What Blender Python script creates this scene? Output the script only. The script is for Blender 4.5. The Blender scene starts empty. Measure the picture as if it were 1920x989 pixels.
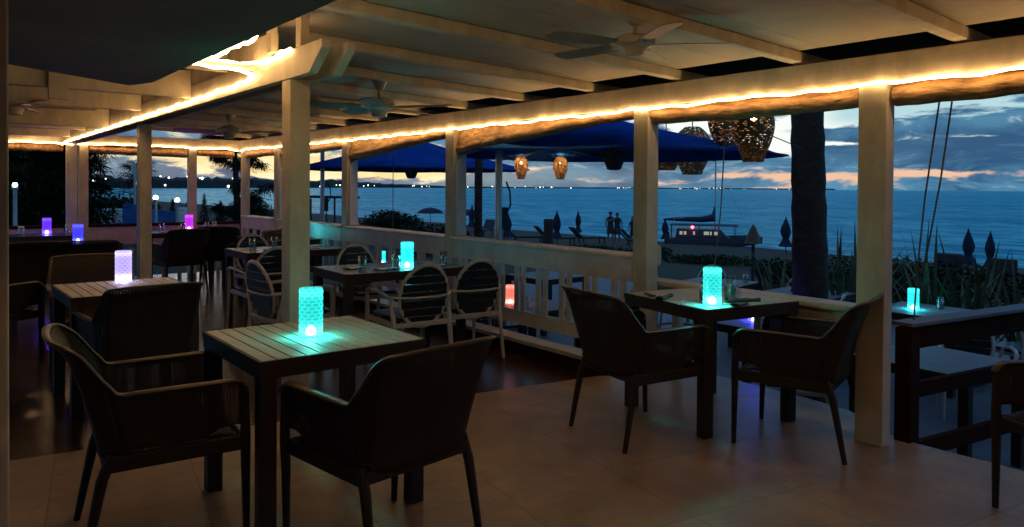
import bpy, bmesh, math, random
from mathutils import Vector, Matrix, noise
R=math.radians
random.seed(7)
scene=bpy.context.scene
C=scene.collection
# ------------------------------------------------------------------ camera
AZ,PIT,ROL=R(38.4),R(0.8),R(0.4)
fwd=Vector((math.sin(AZ)*math.cos(PIT),math.cos(AZ)*math.cos(PIT),-math.sin(PIT)))
rt=Vector((math.cos(AZ),-math.sin(AZ),0)); up=rt.cross(fwd)
rt2=rt*math.cos(ROL)+up*math.sin(ROL); up2=up*math.cos(ROL)-rt*math.sin(ROL)
cam=bpy.data.cameras.new('camera'); camo=bpy.data.objects.new('camera',cam); C.objects.link(camo)
camo.matrix_world=Matrix(((rt2.x,up2.x,-fwd.x,0),(rt2.y,up2.y,-fwd.y,0),(rt2.z,up2.z,-fwd.z,1.45),(0,0,0,1)))
cam.sensor_width=36; cam.lens=26.0; cam.shift_y=-0.0643; cam.clip_start=.05; cam.clip_end=20000
scene.camera=camo
# ------------------------------------------------------------------ view
scene.view_settings.view_transform='Standard'; scene.view_settings.look='None'
scene.view_settings.exposure=0; scene.view_settings.gamma=1
scene.view_settings.use_curve_mapping=False
cy=scene.cycles
cy.use_denoising=True
try: cy.denoiser='OPENIMAGEDENOISE'
except Exception: pass
cy.max_bounces=7; cy.diffuse_bounces=4; cy.glossy_bounces=3; cy.transmission_bounces=4; cy.transparent_max_bounces=10
cy.caustics_reflective=False; cy.caustics_refractive=False
cy.sample_clamp_indirect=3.0; cy.use_light_tree=True
# ------------------------------------------------------------------ node helpers
class NT:
    def __init__(s,t): s.t=t; s.n=t.nodes; s.l=t.links
    def node(s,ty,**kw):
        n=s.n.new(ty)
        for k,v in kw.items(): setattr(n,k,v)
        return n
    def put(s,inp,v):
        if isinstance(v,bpy.types.NodeSocket): s.l.new(v,inp)
        elif v is not None: inp.default_value=v
    def m(s,op,a,b=None,c=None,clamp=False):
        n=s.node('ShaderNodeMath',operation=op,use_clamp=clamp)
        s.put(n.inputs[0],a); s.put(n.inputs[1],b); s.put(n.inputs[2],c)
        return n.outputs[0]
    def gauss(s,x,cx,wx,y=None,cyy=0,wy=1):
        a=s.m('POWER',s.m('ABSOLUTE',s.m('DIVIDE',s.m('SUBTRACT',x,cx),wx)),2.0)
        if y is not None:
            b=s.m('POWER',s.m('ABSOLUTE',s.m('DIVIDE',s.m('SUBTRACT',y,cyy),wy)),2.0)
            a=s.m('ADD',a,b)
        return s.m('EXPONENT',s.m('MULTIPLY',a,-1.0))
    def sm(s,x,a,b):
        n=s.node('ShaderNodeMapRange',interpolation_type='SMOOTHSTEP')
        s.put(n.inputs[0],x); n.inputs[1].default_value=a; n.inputs[2].default_value=b
        return n.outputs[0]
    def mix(s,f,a,b):
        n=s.node('ShaderNodeMix',data_type='RGBA')
        s.put(n.inputs[0],f)
        for i,v in ((6,a),(7,b)):
            s.put(n.inputs[i],(v if isinstance(v,bpy.types.NodeSocket) else (*v,1)))
        return n.outputs[2]
    def noise(s,vec,scale,detail=4,rough=.55,dist=0.0,dim='3D'):
        n=s.node('ShaderNodeTexNoise',noise_dimensions=dim)
        if vec is not None: s.put(n.inputs['Vector'],vec)
        n.inputs['Scale'].default_value=scale; n.inputs['Detail'].default_value=detail
        n.inputs['Roughness'].default_value=rough; n.inputs['Distortion'].default_value=dist
        return n.outputs[0]
    def comb(s,x,y,z=0.0):
        n=s.node('ShaderNodeCombineXYZ')
        s.put(n.inputs[0],x); s.put(n.inputs[1],y); s.put(n.inputs[2],z); return n.outputs[0]
# ------------------------------------------------------------------ world : dusk sky with broken cloud
w=bpy.data.worlds.new('World'); scene.world=w; w.use_nodes=True
T=NT(w.node_tree); T.n.clear()
tc=T.node('ShaderNodeTexCoord'); sp=T.node('ShaderNodeSeparateXYZ'); T.l.new(tc.outputs['Generated'],sp.inputs[0])
az=T.m('MULTIPLY',T.m('ARCTAN2',sp.outputs[0],sp.outputs[1]),57.2958)
el=T.m('MULTIPLY',T.m('ARCSINE',sp.outputs[2]),57.2958)
elc=T.m('MAXIMUM',el,0.0)
warp=T.noise(T.comb(T.m('MULTIPLY',az,.16),T.m('MULTIPLY',elc,.5)),1.0,3,.5)
uv=T.comb(T.m('MULTIPLY',az,.13),T.m('ADD',T.m('MULTIPLY',elc,.42),T.m('MULTIPLY',warp,.8)),3.7)
n1=T.noise(uv,1.15,8,.60,.5)
uv2=T.comb(T.m('MULTIPLY',az,.30),T.m('ADD',T.m('MULTIPLY',elc,1.25),T.m('MULTIPLY',warp,1.5)),9.1)
n2=T.noise(uv2,1.0,7,.62,.4)
# Nishita twilight base for the open sky
sky=T.node('ShaderNodeTexSky',sky_type='NISHITA',sun_disc=False)
sky.sun_elevation=R(0.0); sky.sun_rotation=R(18); sky.air_density=1.4; sky.dust_density=.6; sky.ozone_density=3.0
nish=T.mix(1.0,(0,0,0),sky.outputs[0])
sc=T.node('ShaderNodeVectorMath',operation='SCALE'); T.l.new(nish,sc.inputs[0]); sc.inputs['Scale'].default_value=.02
# cloud body
high=T.sm(elc,8.0,35.0)
cl=T.mix(T.sm(n1,.36,.64),(.018,.085,.19),(.085,.25,.40))
cl=T.mix(T.m('MULTIPLY',T.sm(n2,.50,.70),.7),cl,(.17,.36,.48))
def g(w_,*a): return T.m('MULTIPLY',T.gauss(*a),w_)
cl=T.mix(g(.8,az,68,9,elc,3.1,1.3),cl,(.026,.095,.20))
cl=T.mix(g(.7,az,36,12,elc,.8,1.0),cl,(.27,.34,.35))
cl=T.mix(g(.6,az,10,6,elc,1.3,1.6),cl,(.20,.32,.38))
cl=T.mix(high,cl,(.10,.21,.42))
# openings
def add(*a):
    r=a[0]
    for b in a[1:]: r=T.m('ADD',r,b)
    return r
bias=add(g(.60,az,16,4.5,elc,2.0,.75), g(.62,az,27,9,elc,1.05,.55), g(.34,az,22,4,elc,1.5,.8), g(.18,az,9,2.6,elc,1.8,.35),
         g(.62,az,51.8,2.0,elc,4.9,1.4), g(.42,az,57.5,2.4,elc,3.4,.8), g(.34,az,59,2.5,elc,4.9,.7), g(.62,az,66.5,6.0,elc,5.85,.85), g(.55,az,61.5,2.2,elc,5.2,.75),
         g(.36,az,62.3,2.6,elc,3.25,.18), g(.34,az,71.5,3.0,elc,3.55,.15), g(.36,az,58,5.0,elc,.95,.30), g(.40,az,68,4.2,elc,1.15,.33), g(.26,az,50,5,elc,.45,.22), g(.34,az,74.8,1.4,elc,1.2,.3),
         g(.3,az,31,2,elc,3.1,.4), g(.22,az,45,3,elc,5.5,.8))
mm=T.m('ADD',T.m('ADD',T.m('MULTIPLY',T.m('SUBTRACT',n1,.5),1.15),T.m('MULTIPLY',T.m('SUBTRACT',n2,.5),1.0)),bias)
gap=T.sm(mm,.12,.34)
gc=T.mix(T.sm(elc,1.3,2.6),(.80,.50,.34),(.86,.92,.86))
gc=T.mix(T.m('MULTIPLY',T.sm(az,60,63),T.sm(elc,4.0,5.2)),gc,(.42,.64,.68))
lf=T.m('SUBTRACT',1.0,T.sm(az,36,43))
gc=T.mix(lf,gc,T.mix(T.sm(n2,.4,.6),(.98,.72,.33),(1.0,.88,.52)))
col=T.mix(gap,cl,gc)
va=T.node('ShaderNodeVectorMath',operation='ADD'); T.l.new(col,va.inputs[0]); T.l.new(sc.outputs[0],va.inputs[1])
bg=T.node('ShaderNodeBackground'); T.l.new(va.outputs[0],bg.inputs[0]); bg.inputs[1].default_value=1.1
wo=T.node('ShaderNodeOutputWorld'); T.l.new(bg.outputs[0],wo.inputs[0])
# the last afterglow of a sun that has just gone down beyond the left shore
sl=bpy.data.lights.new('sun','SUN'); sl.energy=.05; sl.angle=R(12); sl.color=(1,.8,.6)
slo=bpy.data.objects.new('sun',sl); C.objects.link(slo)
slo.rotation_euler=(Vector((math.sin(R(18)),math.cos(R(18)),math.tan(R(2)))).to_track_quat('Z','Y').to_euler())
# ------------------------------------------------------------------ materials
def mat(name,col,rough=.6,metal=0,spec=.5,var=0,vscale=8,bump=0,bscale=30,stretch=(1,1,1),col2=None,emit=None,es=0,trans=0,alpha=1,subs=0,coat=0):
    m=bpy.data.materials.new(name); m.use_nodes=True
    t=NT(m.node_tree); p=m.node_tree.nodes['Principled BSDF']
    p.inputs['Base Color'].default_value=(*col,1); p.inputs['Roughness'].default_value=rough
    p.inputs['Metallic'].default_value=metal; p.inputs['Specular IOR Level'].default_value=spec
    p.inputs['Coat Weight'].default_value=coat
    co=t.node('ShaderNodeTexCoord'); mp=t.node('ShaderNodeMapping'); t.l.new(co.outputs['Object'],mp.inputs[0]); mp.inputs['Scale'].default_value=stretch
    if var or col2:
        c2=col2 or tuple(min(1,c*(1+var)) for c in col); c1=col if col2 else tuple(c*(1-var) for c in col)
        nn=t.noise(mp.outputs[0],vscale,6,.6,.2)
        t.l.new(t.mix(t.sm(nn,.3,.7),c1,c2),p.inputs['Base Color'])
        rr=t.node('ShaderNodeMapRange'); t.l.new(nn,rr.inputs[0]); rr.inputs[3].default_value=max(0.02,rough-.12); rr.inputs[4].default_value=min(1,rough+.12)
        t.l.new(rr.outputs[0],p.inputs['Roughness'])
    if bump:
        b=t.node('ShaderNodeBump'); b.inputs['Strength'].default_value=bump; b.inputs['Distance'].default_value=.01
        t.l.new(t.noise(mp.outputs[0],bscale,5,.6),b.inputs['Height']); t.l.new(b.outputs[0],p.inputs['Normal'])
    if emit: p.inputs['Emission Color'].default_value=(*emit,1); p.inputs['Emission Strength'].default_value=es
    if trans: p.inputs['Transmission Weight'].default_value=trans
    if alpha<1: p.inputs['Alpha'].default_value=alpha
    return m
M={}
M['white']=mat('painted_timber',(.56,.48,.37),.55,var=.17,vscale=7,bump=.45,bscale=22,stretch=(1,1,.5))
M['ceil']=mat('painted_ceiling_boards',(.46,.40,.33),.6,var=.12,vscale=3,bump=.2,bscale=12)
M['rail']=mat('white_painted_rail',(.66,.60,.56),.5,var=.12,vscale=6,bump=.3)
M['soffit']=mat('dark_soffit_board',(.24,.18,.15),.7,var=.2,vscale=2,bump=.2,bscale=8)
M['palewhite']=mat('pale_bluish_white',(.78,.78,.80),.5,var=.06)
M['slot']=mat('eave_shade',(.03,.022,.03),.8)  # near black: shade of the unlit eave gap put into the colour
M['brown']=mat('brown_painted_rail',(.030,.009,.005),.85,spec=.08,var=.3,vscale=6,bump=.3)
M['shell']=mat('anthracite_plastic',(.026,.018,.013),.6,spec=.3,var=.15,vscale=30,bump=.1,bscale=60)
M['shell2']=mat('anthracite_plastic_rim',(.060,.046,.036),.45)
M['tleg']=mat('dark_table_metal',(.030,.022,.018),.55,spec=.3,var=.2,vscale=10)
M['slat']=mat('weathered_slat',(.36,.33,.29),.42,var=.22,vscale=14,bump=.3,bscale=40,stretch=(3,.5,1))
M['slatd']=mat('dark_slat',(.075,.06,.055),.22,var=.25,vscale=14,bump=.3,bscale=40,stretch=(3,.5,1))
M['slatg']=mat('grey_slat',(.17,.18,.20),.5,var=.22,vscale=14,bump=.3,bscale=40,stretch=(3,.5,1))
M['wplastic']=mat('white_resin',(.50,.46,.44),.4,var=.08,vscale=9)
M['bplastic']=mat('dark_resin_slats',(.010,.012,.016),.25)
M['blue']=mat('blue_canvas',(.014,.075,.36),.95,spec=0,var=.2,vscale=2.5,bump=.3,bscale=5)
M['bluein']=mat('folded_blue_canvas',(.006,.016,.045),.85,var=.3,vscale=9,bump=.5,bscale=20,stretch=(1,1,.2))
M['metal']=mat('brushed_aluminium',(.55,.55,.58),.32,metal=1,var=.1,vscale=30,stretch=(1,1,.05))
M['dmetal']=mat('dark_metal',(.03,.03,.035),.5)
M['bark']=mat('palm_bark',(.040,.028,.020),.9,var=.45,vscale=9,bump=1,bscale=22,stretch=(1,1,2.5))
M['leaf']=mat('dark_foliage',(.010,.018,.008),.8,spec=.15,col2=(.022,.036,.014),vscale=3)
M['leaf2']=mat('needle_foliage',(.012,.018,.010),.8,spec=.15,col2=(.026,.036,.018),vscale=3)
M['blade']=mat('spiky_leaf',(.035,.055,.025),.6,spec=.2,col2=(.12,.15,.085),vscale=4,stretch=(3,3,.4))
M['stone']=mat('stone_grey',(.25,.25,.26),.8,var=.2,vscale=6,bump=.5)
M['wallw']=mat('whitewashed_wall',(.55,.62,.66),.8,var=.15,vscale=3,bump=.4)
M['wallb']=mat('blue_tarpaulin',(.02,.13,.42),.6,var=.2,vscale=2,bump=.4,bscale=4)
M['land']=mat('far_land',(.016,.022,.022),.9,var=.4,vscale=.01)
M['dark']=mat('dark_silhouette_cloth',(.025,.025,.03),.8,var=.2)
M['skin']=mat('skin',(.25,.14,.09),.6)
M['hair']=mat('hair',(.02,.015,.01),.6)
M['thatch']=mat('thatch',(.12,.085,.05),.9,var=.4,vscale=20,bump=1,bscale=40,stretch=(1,1,.2))
M['boat']=mat('boat_hull',(.07,.075,.10),.35,var=.1)
M['sail']=mat('navy_sailcloth',(.02,.03,.06),.8,bump=.5)
M['napkin']=mat('dark_napkin',(.06,.045,.035),.8,var=.2,bump=.6)
M['steel']=mat('cutlery_steel',(.6,.6,.6),.18,metal=1)
M['fan']=mat('cream_fan_enamel',(.55,.47,.36),.35,var=.06)
M['fanb']=mat('fan_blade_lacquer',(.34,.28,.22),.4,var=.15,vscale=6)
M['cord']=mat('grey_cord',(.10,.11,.12),.8)
def glass_mat(name,col=(.9,.95,.95),a=.25):
    m=bpy.data.materials.new(name); m.use_nodes=True; t=NT(m.node_tree); t.n.clear()
    o=t.node('ShaderNodeOutputMaterial'); g_=t.node('ShaderNodeBsdfGlossy'); g_.inputs['Roughness'].default_value=.05
    tr=t.node('ShaderNodeBsdfTransparent'); tr.inputs[0].default_value=(*col,1)
    lw=t.node('ShaderNodeLayerWeight'); lw.inputs[0].default_value=.55
    mx=t.node('ShaderNodeMixShader'); f=t.m('ADD',t.m('MULTIPLY',lw.outputs['Facing'],.75),a*.25,clamp=True)
    t.l.new(f,mx.inputs[0]); t.l.new(tr.outputs[0],mx.inputs[1]); t.l.new(g_.outputs[0],mx.inputs[2]); t.l.new(mx.outputs[0],o.inputs[0])
    return m
M['glass']=glass_mat('clear_glass')
def emis(name,col,s):
    m=bpy.data.materials.new(name); m.use_nodes=True; t=NT(m.node_tree); t.n.clear()
    o=t.node('ShaderNodeOutputMaterial'); e=t.node('ShaderNodeEmission'); e.inputs[0].default_value=(*col,1); e.inputs[1].default_value=s
    t.l.new(e.outputs[0],o.inputs[0]); return m
def rope_mat():
    m=bpy.data.materials.new('warm_rope_light'); m.use_nodes=True; t=NT(m.node_tree); t.n.clear()
    o=t.node('ShaderNodeOutputMaterial'); e=t.node('ShaderNodeEmission')
    co=t.node('ShaderNodeTexCoord'); nn=t.noise(co.outputs['Object'],26,2,.5)
    e.inputs[0].default_value=(1,.60,.24,1)
    t.l.new(t.m('ADD',t.m('MULTIPLY',t.sm(nn,.35,.65),15.0),11.0),e.inputs[1])
    t.l.new(e.outputs[0],o.inputs[0]); return m
M['rope']=rope_mat()
def lamp_mat(name,col,s,core=None):
    """lit bubble glass: a lamp, brightest low down where its diode sits and in the domes of its pattern"""
    m=bpy.data.materials.new(name); m.use_nodes=True; t=NT(m.node_tree); t.n.clear()
    o=t.node('ShaderNodeOutputMaterial'); e=t.node('ShaderNodeEmission')
    co=t.node('ShaderNodeTexCoord'); sx=t.node('ShaderNodeSeparateXYZ'); t.l.new(co.outputs['Object'],sx.inputs[0])
    ang=t.m('MULTIPLY',t.m('ARCTAN2',sx.outputs[0],sx.outputs[1]),10/6.2832)
    row=t.m('FLOOR',t.m('DIVIDE',sx.outputs[2],.0161)); au=t.m('FRACT',t.m('ADD',ang,t.m('MULTIPLY',t.m('MODULO',row,2.0),.5)))
    fu=t.m('ABSOLUTE',t.m('SUBTRACT',au,.5)); fv=t.m('ABSOLUTE',t.m('SUBTRACT',t.m('FRACT',t.m('DIVIDE',sx.outputs[2],.0161)),.5))
    edge=t.m('MAXIMUM',t.sm(fu,.20,.48),t.sm(fv,.18,.48))
    nz=t.noise(co.outputs['Object'],85,4,.7,1.0)
    lw=t.node('ShaderNodeLayerWeight'); lw.inputs[0].default_value=.35
    k=t.m('ADD',t.m('MULTIPLY',edge,.40),t.m('ADD',t.m('MULTIPLY',nz,1.1),t.m('MULTIPLY',lw.outputs['Facing'],.6)))
    hot=t.m('ADD',t.gauss(sx.outputs[2],.03,.03),t.m('MULTIPLY',t.gauss(sx.outputs[2],.205,.02),.5))
    cc=core or tuple(min(1,c*.85+.16) for c in col)
    t.l.new(t.mix(t.m('MULTIPLY',t.m('ADD',hot,t.m('MULTIPLY',edge,.5)),.30,clamp=True),col,cc),e.inputs[0])
    t.l.new(t.m('MULTIPLY',t.m('ADD',t.m('ADD',t.m('MULTIPLY',k,.55),.38),t.m('MULTIPLY',hot,.8)),s),e.inputs[1])
    tr=t.node('ShaderNodeBsdfTransparent'); mx=t.node('ShaderNodeMixShader'); mx.inputs[0].default_value=.72
    t.l.new(tr.outputs[0],mx.inputs[1]); t.l.new(e.outputs[0],mx.inputs[2]); t.l.new(mx.outputs[0],o.inputs[0]); return m
M['cyan']=lamp_mat('cyan_lamp_glass',(.004,.72,.66),1.45,(.30,.95,.9))
M['cyan2']=lamp_mat('turquoise_lamp_glass',(.004,.70,.80),1.8,(.2,.95,1))
M['lilac']=lamp_mat('white_lilac_lamp_glass',(.42,.34,1.0),1.6,(.95,.85,1))
M['bluel']=lamp_mat('blue_lamp_glass',(.02,.018,1.0),1.7,(.3,.3,1))
M['violet']=lamp_mat('violet_lamp_glass',(.09,.012,1.0),1.7,(.4,.2,1))
M['magenta']=lamp_mat('magenta_lamp_glass',(.50,.006,.80),1.4,(.9,.25,1))
M['redl']=lamp_mat('red_lamp_glass',(1.0,.10,.06),1.8,(1,.75,.6))
M['bulb']=emis('warm_bulb',(1,.68,.32),22)
M['bulbw']=emis('cold_white_lamp',(.85,.93,1),14)
M['farl']=emis('far_lamp_glow',(1,.86,.62),5)
M['redb']=emis('red_navigation_lamp',(1,.05,.12),14)
# deck, tiles, ground, water
def deck_mat():
    m=mat('wet_dark_deck',(.05,.022,.018),.3); t=NT(m.node_tree); p=m.node_tree.nodes['Principled BSDF']
    co=t.node('ShaderNodeTexCoord'); sx=t.node('ShaderNodeSeparateXYZ'); t.l.new(co.outputs['Object'],sx.inputs[0])
    fr=t.m('FRACT',t.m('DIVIDE',sx.outputs[1],.14)); cell=t.m('FLOOR',t.m('DIVIDE',sx.outputs[1],.14))
    gp=t.m('LESS_THAN',fr,.05)
    nn=t.noise(t.comb(t.m('MULTIPLY',sx.outputs[0],1.2),t.m('MULTIPLY',sx.outputs[1],14),t.m('MULTIPLY',cell,3.3)),1.5,5,.6)
    c=t.mix(nn,(.030,.011,.008),(.06,.026,.018)); c=t.mix(gp,c,(.012,.006,.005)); t.l.new(c,p.inputs['Base Color'])
    n2=t.noise(co.outputs['Object'],2.2,4,.6); t.l.new(t.m('ADD',t.m('MULTIPLY',n2,.16),.12),p.inputs['Roughness'])
    b=t.node('ShaderNodeBump'); b.inputs['Strength'].default_value=.25; b.inputs['Distance'].default_value=.01
    t.l.new(t.m('ADD',nn,t.m('MULTIPLY',gp,-1.5)),b.inputs['Height']); t.l.new(b.outputs[0],p.inputs['Normal']); return m
def tile_mat():
    m=mat('beige_floor_tile',(.30,.22,.16),.4); t=NT(m.node_tree); p=m.node_tree.nodes['Principled BSDF']
    co=t.node('ShaderNodeTexCoord'); mp=t.node('ShaderNodeMapping'); t.l.new(co.outputs['Object'],mp.inputs[0]); mp.inputs['Rotation'].default_value=(0,0,R(9))
    sx=t.node('ShaderNodeSeparateXYZ'); t.l.new(mp.outputs[0],sx.inputs[0])
    def grout(o_,off):
        a=t.m('FRACT',t.m('ADD',t.m('DIVIDE',o_,.62),off)); return t.m('MAXIMUM',t.m('LESS_THAN',a,.006),t.m('GREATER_THAN',a,.994))
    gt=t.m('MAXIMUM',grout(sx.outputs[0],.3),grout(sx.outputs[1],.1))
    cid=t.comb(t.m('FLOOR',t.m('ADD',t.m('DIVIDE',sx.outputs[0],.62),.3)),t.m('FLOOR',t.m('ADD',t.m('DIVIDE',sx.outputs[1],.62),.1)))
    wn=t.node('ShaderNodeTexWhiteNoise'); t.l.new(cid,wn.inputs['Vector'])
    nn=t.noise(co.outputs['Object'],3,6,.65,.4)
    c=t.mix(t.sm(nn,.3,.7),(.27,.185,.13),(.43,.31,.22)); c=t.mix(t.m('MULTIPLY',wn.outputs[0],.25),c,(.25,.165,.115)); st=t.noise(t.comb(t.m('MULTIPLY',sx.outputs[0],1.3),t.m('MULTIPLY',sx.outputs[1],4.0)),2.0,8,.7,1.2); c=t.mix(t.m('MULTIPLY',t.sm(st,.55,.72),.45),c,(.15,.10,.075)); sk=t.noise(co.outputs['Object'],55,2,.5); c=t.mix(t.m('MULTIPLY',t.sm(sk,.70,.74),.6),c,(.08,.06,.05)); c=t.mix(t.m('MULTIPLY',gt,.5),c,(.10,.07,.05))
    t.l.new(c,p.inputs['Base Color']); t.l.new(t.m('ADD',t.m('MULTIPLY',nn,.35),.22),p.inputs['Roughness'])
    b=t.node('ShaderNodeBump'); b.inputs['Strength'].default_value=.15; b.inputs['Distance'].default_value=.005
    t.l.new(t.m('SUBTRACT',t.noise(co.outputs['Object'],6,3,.5),gt),b.inputs['Height']); t.l.new(b.outputs[0],p.inputs['Normal']); return m
def ground_mat():
    m=mat('lawn_and_sand',(.05,.07,.03),.95); t=NT(m.node_tree); p=m.node_tree.nodes['Principled BSDF']
    co=t.node('ShaderNodeTexCoord'); sx=t.node('ShaderNodeSeparateXYZ'); t.l.new(co.outputs['Object'],sx.inputs[0])
    nn=t.noise(co.outputs['Object'],.6,6,.6); n3=t.noise(co.outputs['Object'],14,4,.6)
    grass=t.mix(n3,(.012,.019,.009),(.030,.042,.018)); sand=t.mix(n3,(.018,.018,.018),(.04,.037,.034))
    t.l.new(t.mix(t.sm(t.m('ADD',sx.outputs[0],t.m('MULTIPLY',nn,5.0)),31,34),grass,sand),p.inputs['Base Color'])
    b=t.node('ShaderNodeBump'); b.inputs['Strength'].default_value=.7; b.inputs['Distance'].default_value=.05
    t.l.new(n3,b.inputs['Height']); t.l.new(b.outputs[0],p.inputs['Normal']); return m
def sea_mat():
    m=bpy.data.materials.new('sea_water'); m.use_nodes=True; t=NT(m.node_tree); t.n.clear()
    co=t.node('ShaderNodeTexCoord'); mp=t.node('ShaderNodeMapping'); t.l.new(co.outputs['Object'],mp.inputs[0]); mp.inputs['Scale'].default_value=(1,.42,1); mp.inputs['Rotation'].default_value=(0,0,R(-12))
    a=t.noise(mp.outputs[0],.55,6,.62,.3); b2=t.noise(mp.outputs[0],.045,4,.6); c3=t.noise(mp.outputs[0],2.4,3,.55)
    b=t.node('ShaderNodeBump'); b.inputs['Strength'].default_value=1.0; b.inputs['Distance'].default_value=2.4
    t.l.new(t.m('ADD',t.m('ADD',a,t.m('MULTIPLY',c3,.2)),t.m('MULTIPLY',b2,2.0)),b.inputs['Height'])
    d=t.node('ShaderNodeBsdfDiffuse'); t.l.new(t.mix(t.sm(t.m('ADD',t.m('MULTIPLY',a,.7),t.m('MULTIPLY',b2,.3)),.40,.60),(.02,.34,.50),(.16,.78,.90)),d.inputs[0]); t.l.new(b.outputs[0],d.inputs['Normal'])
    g_=t.node('ShaderNodeBsdfGlossy'); g_.inputs[0].default_value=(.50,.85,1.0,1); g_.inputs['Roughness'].default_value=.14; t.l.new(b.outputs[0],g_.inputs['Normal'])
    fr=t.node('ShaderNodeFresnel'); fr.inputs[0].default_value=1.33; t.l.new(b.outputs[0],fr.inputs[1])
    mx=t.node('ShaderNodeMixShader'); t.l.new(t.m('MULTIPLY',fr.outputs[0],.8,clamp=True),mx.inputs[0]); t.l.new(d.outputs[0],mx.inputs[1]); t.l.new(g_.outputs[0],mx.inputs[2])
    o=t.node('ShaderNodeOutputMaterial'); t.l.new(mx.outputs[0],o.inputs[0]); return m
M['deck']=deck_mat(); M['tile']=tile_mat(); M['ground']=ground_mat(); M['sea']=sea_mat()
M['paving']=mat('terrace_paving',(.09,.095,.12),.55,var=.25,vscale=5,bump=.4)
def perf_mat(src,name,sc=70.,hole=.30,amt=1):
    """moulded sheet pierced by a grid of small real openings"""
    m=src.copy(); m.name=name; t=NT(m.node_tree); p=m.node_tree.nodes['Principled BSDF']
    uvn=t.node('ShaderNodeUVMap'); sx=t.node('ShaderNodeSeparateXYZ'); t.l.new(uvn.outputs[0],sx.inputs[0])
    def h(o_,k): return t.m('LESS_THAN',t.m('ABSOLUTE',t.m('SUBTRACT',t.m('FRACT',t.m('MULTIPLY',o_,k)),.5)),hole)
    f=t.m('MULTIPLY',h(sx.outputs[0],sc),h(sx.outputs[1],sc))
    t.l.new(t.m('SUBTRACT',1.0,t.m('MULTIPLY',f,amt)),p.inputs['Alpha']); return m
M['perf']=perf_mat(M['shell'],'perforated_plastic',46.,.20)
def wicker_mat():
    m=mat('woven_rattan',(.17,.095,.045),.7); t=NT(m.node_tree); p=m.node_tree.nodes['Principled BSDF']
    uvn=t.node('ShaderNodeUVMap'); sx=t.node('ShaderNodeSeparateXYZ'); t.l.new(uvn.outputs[0],sx.inputs[0])
    row=t.m('FLOOR',t.m('MULTIPLY',sx.outputs[1],34.0))
    off=t.m('MULTIPLY',t.m('MODULO',row,2.0),.5)
    a=t.m('ABSOLUTE',t.m('SUBTRACT',t.m('FRACT',t.m('ADD',t.m('MULTIPLY',sx.outputs[0],30.0),off)),.5))
    b=t.m('ABSOLUTE',t.m('SUBTRACT',t.m('FRACT',t.m('MULTIPLY',sx.outputs[1],34.0)),.5))
    nn=t.noise(t.comb(t.m('MULTIPLY',sx.outputs[0],22.0),t.m('MULTIPLY',row,7.7)),1.0,1,.5)
    hole=t.m('MULTIPLY',t.m('MULTIPLY',t.m('LESS_THAN',a,.34),t.m('LESS_THAN',b,.26)),t.m('GREATER_THAN',nn,.53))
    t.l.new(t.m('SUBTRACT',1.0,hole),p.inputs['Alpha'])
    c=t.mix(nn,(.11,.055,.022),(.36,.21,.085)); t.l.new(c,p.inputs['Base Color']); return m
M['wicker']=wicker_mat()
def blind_mat():
    m=mat('rolled_brown_blind',(.34,.19,.08),.6,var=.45,vscale=9,bump=1.2,bscale=10,stretch=(3,1,3)); return m
M['blind']=blind_mat()
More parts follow.
